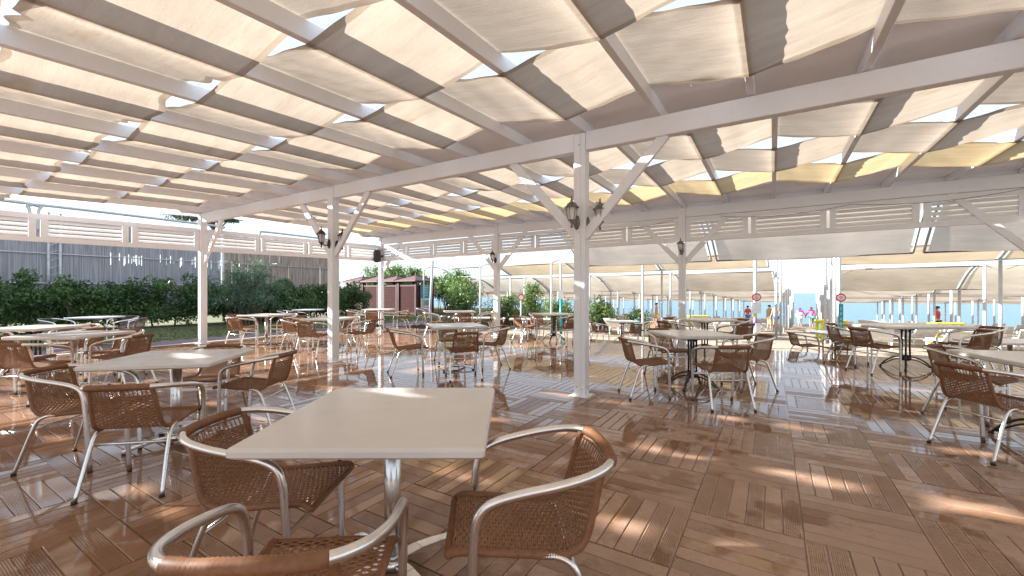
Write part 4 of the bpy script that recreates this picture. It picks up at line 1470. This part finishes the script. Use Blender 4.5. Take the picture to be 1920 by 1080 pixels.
# sign poles at the head of the walkway
def sign_pole(u, v, h, label, teal):
    x, y = B(u, v)
    zb = beach_z(y)
    t_ = thing('sign_pole', label, 'sign', (x, y, zb), YAW)
    b_ = MB(); b_.tube([(0, 0, -.1), (0, 0, h)], .055, 10); b_.build('shaft', 'galvanised', t_)
    b_ = MB(); b_.lathe([(0, 0), (.155, 0), (.155, .012), (0, .012)], 24)
    d_ = MB(); d_.add([(v_[0], -.062 - v_[2], 1.62 + .0 + v_[1] * .82) for v_ in b_.v], [tuple(reversed(f)) for f in b_.f]); dsc = d_.build('sign_disc', 'sign_red', t_)
    b_ = MB(); b_.lathe([(0, 0), (.115, 0), (.115, .006), (0, .006)], 24)
    d_ = MB(); d_.add([(v_[0], -.075 - v_[2], 1.62 + v_[1] * .72) for v_ in b_.v], [tuple(reversed(f)) for f in b_.f]); d_.build('sign_face', 'sign_white', dsc)
    for k, ww in enumerate((.10, .14, .10)):
        m_ = MB(); m_.box((0, -.0835, 1.66 - .04 * k), (ww, .004, .016)); m_.build('text_line', 'sign_red', dsc)
    if teal:
        m_ = MB(); m_.box((0, -.07, .75), (.14, .012, 1.36)); pn = m_.build('banner', 'sign_teal', t_)
        for k in range(7):
            m_ = MB(); m_.box((.0, -.0785, 1.30 - k * .16), (.016, .004, .11 - .02 * (k % 3))); m_.build('text_line', 'sign_white', pn)
    else:
        m_ = MB(); m_.box((0, -.07, 1.27), (.30, .012, .36)); m_.build('notice', 'sign_white', t_)
        m_ = MB(); m_.lathe([(.06, .98), (.06, 1.06)], 10); m_.build('band', 'plastic_yellow', t_)
        m_ = MB(); m_.lathe([(.06, .70), (.06, .93)], 10); m_.build('band', 'sign_purple', t_)
        m_ = MB(); m_.box((.06, -.075, .62), (.17, .01, .30)); m_.build('notice', 'sign_white', t_)
sign_pole(-1.45, 15.8, 3.25, 'grey pole with round red and white sign left of the walkway', False)
sign_pole(.72, 16.0, 3.25, 'grey pole with round red sign above a teal banner right of the walkway', True)
x, y = B(-9.0, 16.5)
t = thing('teal_pole', 'slim pole with white notice and teal lower half between the bushes', 'pole', (x, y, beach_z(y)))
m_ = MB(); m_.tube([(0, 0, 1.55), (0, 0, 3.1)], .045, 10); m_.build('shaft', 'galvanised', t)
m_ = MB(); m_.tube([(0, 0, -.1), (0, 0, 1.55)], .06, 10); m_.build('sleeve', 'sign_teal', t)
m_ = MB(); m_.box((0, -.07, 1.72), (.22, .012, .38), Matrix.Rotation(YAW, 3, 'Z')); m_.build('notice', 'sign_white', t)
x, y = B(-11.2, 16.6)
t = thing('round_sign', 'small round red and white sign behind the lantern post', 'sign', (x, y, beach_z(y)), YAW)
m_ = MB(); m_.tube([(0, 0, -.1), (0, 0, 1.75)], .035, 10); m_.build('shaft', 'galvanised', t)
b_ = MB(); b_.lathe([(0, 0), (.16, 0), (.16, .012), (0, .012)], 20)
d_ = MB(); d_.add([(v_[0], -.05 - v_[2], 1.6 + v_[1]) for v_ in b_.v], [tuple(reversed(f)) for f in b_.f]); d_.build('disc', 'sign_red', t)
b_ = MB(); b_.lathe([(0, 0), (.11, 0), (.11, .006), (0, .006)], 20)
d_ = MB(); d_.add([(v_[0], -.063 - v_[2], 1.6 + v_[1]) for v_ in b_.v], [tuple(reversed(f)) for f in b_.f]); d_.build('face', 'sign_white', t)

# sun loungers
lp = []
b_ = MB(); b_.box((0, .15, .34), (.62, 1.25, .05), bev=.01); lp.append(('frame', b_.mesh('frame', 'plastic_white')))
b_ = MB(); b_.box((0, .15, .395), (.56, 1.2, .06), bev=.02); lp.append(('mattress', b_.mesh('mattress', 'mattress')))
b_ = MB(); b_.bar((0, -.46, .36), (0, -1.02, .72), .60, .05, bev=.01); lp.append(('backrest', b_.mesh('backrest', 'plastic_white')))
for sx in (-1, 1):
    for yy in (.6, -.4):
        b_ = MB(); b_.bar((sx * .27, yy, .33), (sx * .27, yy + .04, 0), .045, .045); lp.append(('leg', b_.mesh('leg', 'plastic_white')))
lounger0 = None
for r_ in range(7):
    v = 18.3 + 4.3 * r_
    for m_i in range(-6, 3):
        for q in (0, 1):
            u = (-1.35 - BWID * (-m_i - 1) - 1.35 - q * 1.6) if m_i < 0 else (.65 + BWID * m_i + 1.25 + q * 1.6)
            if r_ < 1 and m_i < -2:
                continue
            x, y = B(u, v + random.uniform(-.2, .5))
            if lounger0 is None:
                lounger0 = link('sun_lounger', None)
                for n_, me_ in lp:
                    link(n_, me_, lounger0)
                o = lounger0
            else:
                o = copy_tree(lounger0)
            o.location = (x, y, beach_z(y) - .01)
            o.rotation_euler = (-.04, 0, random.uniform(-.25, .1))
            tag(o, 'white sun lounger, %s row, %s bay %s of walkway, %s' % (ORD[r_], ORD[-m_i - 1 if m_i < 0 else m_i], 'left' if m_i < 0 else 'right', ('inner one', 'outer one')[q]), 'sun lounger', 'white sun loungers under the canopies')
# bins and yellow boxes
def bin_(u, v, label):
    x, y = B(u, v)
    t_ = thing('litter_bin', label, 'bin', (x, y, beach_z(y)))
    b_ = MB(); b_.lathe([(0, 0), (.19, 0), (.24, .70), (.25, .72), (.22, .73), (.20, .68), (0, .66)], 14); b_.build('bucket', 'bin_green', t_)
    b_ = MB(); b_.lathe([(.255, .70), (.262, .72), (.255, .74), (.245, .72), (.255, .70)], 14); b_.build('rim', 'rubber', t_)
bin_(.52, 23.9, 'green bin standing on the walkway beside the yellow stand')
bin_(-6.2, 18.7, 'green bin among the loungers behind the nearest post')
bin_(-3.7, 24.5, 'green bin left of the sign pole among the canopy poles')
def yellow_stand(u, v, label, wd=1.0):
    x, y = B(u, v)
    t_ = thing('yellow_stand', label, 'stand', (x, y, beach_z(y)), YAW)
    for sx in (-1, 1):
        m_ = MB(); m_.box((sx * wd / 2, 0, .40), (.10, .10, .80), bev=.02); m_.build('leg', 'plastic_yellow', t_)
        m_ = MB(); m_.box((sx * wd / 2, .3, .40), (.10, .10, .80), bev=.02); m_.build('leg', 'plastic_yellow', t_)
    m_ = MB(); m_.box((0, .15, .82), (wd + .12, .46, .08), bev=.02); m_.build('top', 'plastic_yellow', t_)
    m_ = MB(); m_.box((0, -.0, .25), (wd - .102, .05, .14), bev=.01); m_.build('rail', 'plastic_yellow', t_)
yellow_stand(.85, 23.0, 'yellow plastic stand at the right side of the walkway')
yellow_stand(5.9, 17.4, 'yellow plastic stand at the right edge of the photo', .8)
yellow_stand(4.6, 24.0, 'yellow plastic stand far behind the long white table')
yellow_stand(-5.4, 27, 'yellow plastic stand left of the right lantern post')

# ------------------------------------------------------------------ people
def skin_mesh(name, verts, edges, radii, root, mat, parent):
    me_ = bpy.data.meshes.new(name)
    me_.from_pydata(verts, edges, [])
    o_ = link(name, me_, parent)
    sk = o_.modifiers.new('skin', 'SKIN')
    sk.use_smooth_shade = True
    if not me_.skin_vertices:
        bpy.context.view_layer.objects.active = o_
    lay = me_.skin_vertices[0].data
    for i, r_ in enumerate(radii):
        lay[i].radius = (r_, r_) if not isinstance(r_, tuple) else r_
        lay[i].use_root = (i == root)
    ss = o_.modifiers.new('sub', 'SUBSURF'); ss.levels = 1; ss.render_levels = 1
    dg = bpy.context.evaluated_depsgraph_get()
    me2 = bpy.data.meshes.new_from_object(o_.evaluated_get(dg))
    o_.modifiers.clear()
    o_.data = me2
    me2.name = name
    me2.materials.clear(); me2.materials.append(M[mat])
    return o_
def person(u, v, heading, label, shirt, shorts, stride=.16, arms=(.12, .12), hat=None, pack=None, long_sleeves=True, long_legs=False, hair='hair_dark', bag=None, h=1.66):
    x, y = B(u, v)
    t_ = thing('person', label, 'person', (x, y, beach_z(y)), R(heading - 90), 'people on the beach')
    k = h / 1.70
    Vv = []; E = []; Rd = []
    def av(p_, r_, par=None):
        Vv.append(tuple(c * k for c in p_)); Rd.append(r_ if isinstance(r_, tuple) else r_ * k)
        if par is not None:
            E.append((par, len(Vv) - 1))
        return len(Vv) - 1
    pel = av((0, 0, .94), .115); waist = av((0, 0, 1.08), .105, pel); chest = av((0, .01, 1.28), .125, waist)
    neck = av((0, 0, 1.44), .05, chest); hd = av((0, .015, 1.54), .082, neck); ht = av((0, .01, 1.645), .075, hd)
    av((0, .105, 1.555), .016, hd)
    joints = {}
    for s, ar in ((-1, arms[0]), (1, arms[1])):
        sh = av((s * .16, 0, 1.37), .06, chest)
        el = av((s * (.19 + ar * .55), -.02, 1.11), .042, sh)
        wr_ = av((s * (.20 + ar), .05, .88), .028, el)
        pm = av((s * (.205 + ar), .06, .82), .030, wr_)
        for q, (dx, L_) in enumerate(((-.026, .07), (-.009, .085), (.009, .08), (.026, .065))):
            f1 = av((s * (.205 + ar), .06 + dx, .82 - L_ * .55), .009, pm); av((s * (.200 + ar), .065 + dx, .82 - L_), .008, f1)
        av((s * (.19 + ar), .10, .80), .009, pm)
        hip = av((s * .085, 0, .86), .088, pel)
        st = stride * s
        kn = av((s * .095, st * .55 + .03, .49), .058, hip)
        an_ = av((s * .10, st - (.03 if st < 0 else 0), .085 + (.04 if st < 0 else 0)), .036, kn)
        av((s * .105, st + .14, .03), .030, an_)
        joints[s] = (sh, el, wr_, hip, kn, an_)
    skin_mesh('body', Vv, E, Rd, pel, 'skin', t_)
    def sub(name, ids, edges, grow, mat):
        vs_ = [Vv[i] for i in ids]; mp_ = {i: q for q, i in enumerate(ids)}
        skin_mesh(name, vs_, [(mp_[a_], mp_[b__]) for a_, b__ in edges], [Rd[i] + grow for i in ids], 0, mat, t_)
    if shirt:
        ids = [chest, waist, pel]; ed = [(chest, waist), (waist, pel)]
        for s in (-1, 1):
            ids += [joints[s][0], joints[s][1]]; ed += [(chest, joints[s][0]), (joints[s][0], joints[s][1])]
            if long_sleeves:
                ids.append(joints[s][2]); ed.append((joints[s][1], joints[s][2]))
        sub('shirt', ids, ed, .022, shirt)
    if shorts:
        ids = [pel]; ed = []
        for s in (-1, 1):
            ids += [joints[s][3], joints[s][4]]; ed += [(pel, joints[s][3]), (joints[s][3], joints[s][4])]
            if long_legs:
                mid = len(Vv); Vv.append(tuple((Vector(Vv[joints[s][4]]) * .5 + Vector(Vv[joints[s][5]]) * .5))); Rd.append(.05)
                ids.append(mid); ed.append((joints[s][4], mid))
        if not long_legs:
            for s in (-1, 1):
                mid = len(Vv); Vv.append(tuple(Vector(Vv[joints[s][3]]) * .45 + Vector(Vv[joints[s][4]]) * .55)); Rd.append(.075)
                ids[ids.index(joints[s][4])] = mid
                ed = [(a_, mid if b__ == joints[s][4] else b__) for a_, b__ in ed]
        sub('trousers' if long_legs else 'shorts', ids, ed, .026, shorts)
    b_ = MB()
    b_.lathe([(.088, -.01), (.096, .03), (.088, .075), (.05, .108), (0, .12)], 12, (0, -.012, 1.565 * k))
    b_.build('hair' if not hat else 'hat', hair if not hat else hat, t_)
    if hat:
        b_ = MB(); b_.lathe([(.09, 0), (.15, -.012), (.15, -.006), (.09, .01)], 14, (0, .0, 1.575 * k)); b_.build('hat_brim', hat, t_)
    if pack:
        m_ = MB(); m_.box((0, -.21, 1.20 * k), (.32, .17, .46), bev=.06); pk = m_.build('backpack', pack, t_)
        m_ = MB(); m_.box((0, -.305, 1.12 * k), (.22, .05, .22), bev=.02); m_.build('pocket', 'sign_white', pk)
        for s in (-1, 1):
            m_ = MB(); m_.tube(smooth_path([(s * .10, -.17, 1.40 * k), (s * .12, 0, 1.45 * k), (s * .12, .14, 1.3 * k)], 4), .018, 6); m_.build('strap', 'cloth_black', pk)
    if bag:
        m_ = MB(); m_.box((.205 + arms[1], .05, .56), (.16, .26, .34), bev=.04); m_.build('bag', bag, t_)
person(-.62, 41.0, 94, 'person in white with a bright pink backpack walking to the sea', 'cloth_white', 'cloth_white', .10, (.05, .20), 'cloth_white', 'cloth_magenta', True, True)
person(.12, 41.0, 92, 'person in pink top and cap with teal shorts walking to the sea', 'cloth_pink', 'cloth_teal', .09, (.22, .06), 'cloth_pink', None, True, False, bag='cloth_black')
person(-2.2, 33, 40, 'person wrapped in a tan towel standing left of the walkway', 'cloth_tan', 'cloth_tan', .02, (.04, .04), None, None, False, True)
person(-1.75, 31.5, 250, 'person with a blue towel between the left walkway poles', None, 'cloth_blue', .04, (.1, .1))
person(1.1, 35, 80, 'bather in black shorts right of the walkway by the teal banner', None, 'cloth_black', .03, (.1, .1))
person(-4.0, 38, 120, 'bather in red and blue far behind the sign pole', 'cloth_red', 'cloth_blue', .05, (.1, .1), None, None, False)
person(-8.5, 29, 200, 'bather in yellow shorts beside a canopy pole behind the nearest post', None, 'plastic_yellow', .05, (.1, .1))
person(5.3, 30, 150, 'bather in a red top behind the long white table', 'cloth_red', 'cloth_black', .05, (.1, .1), None, None, False)
bpy.context.view_layer.update()
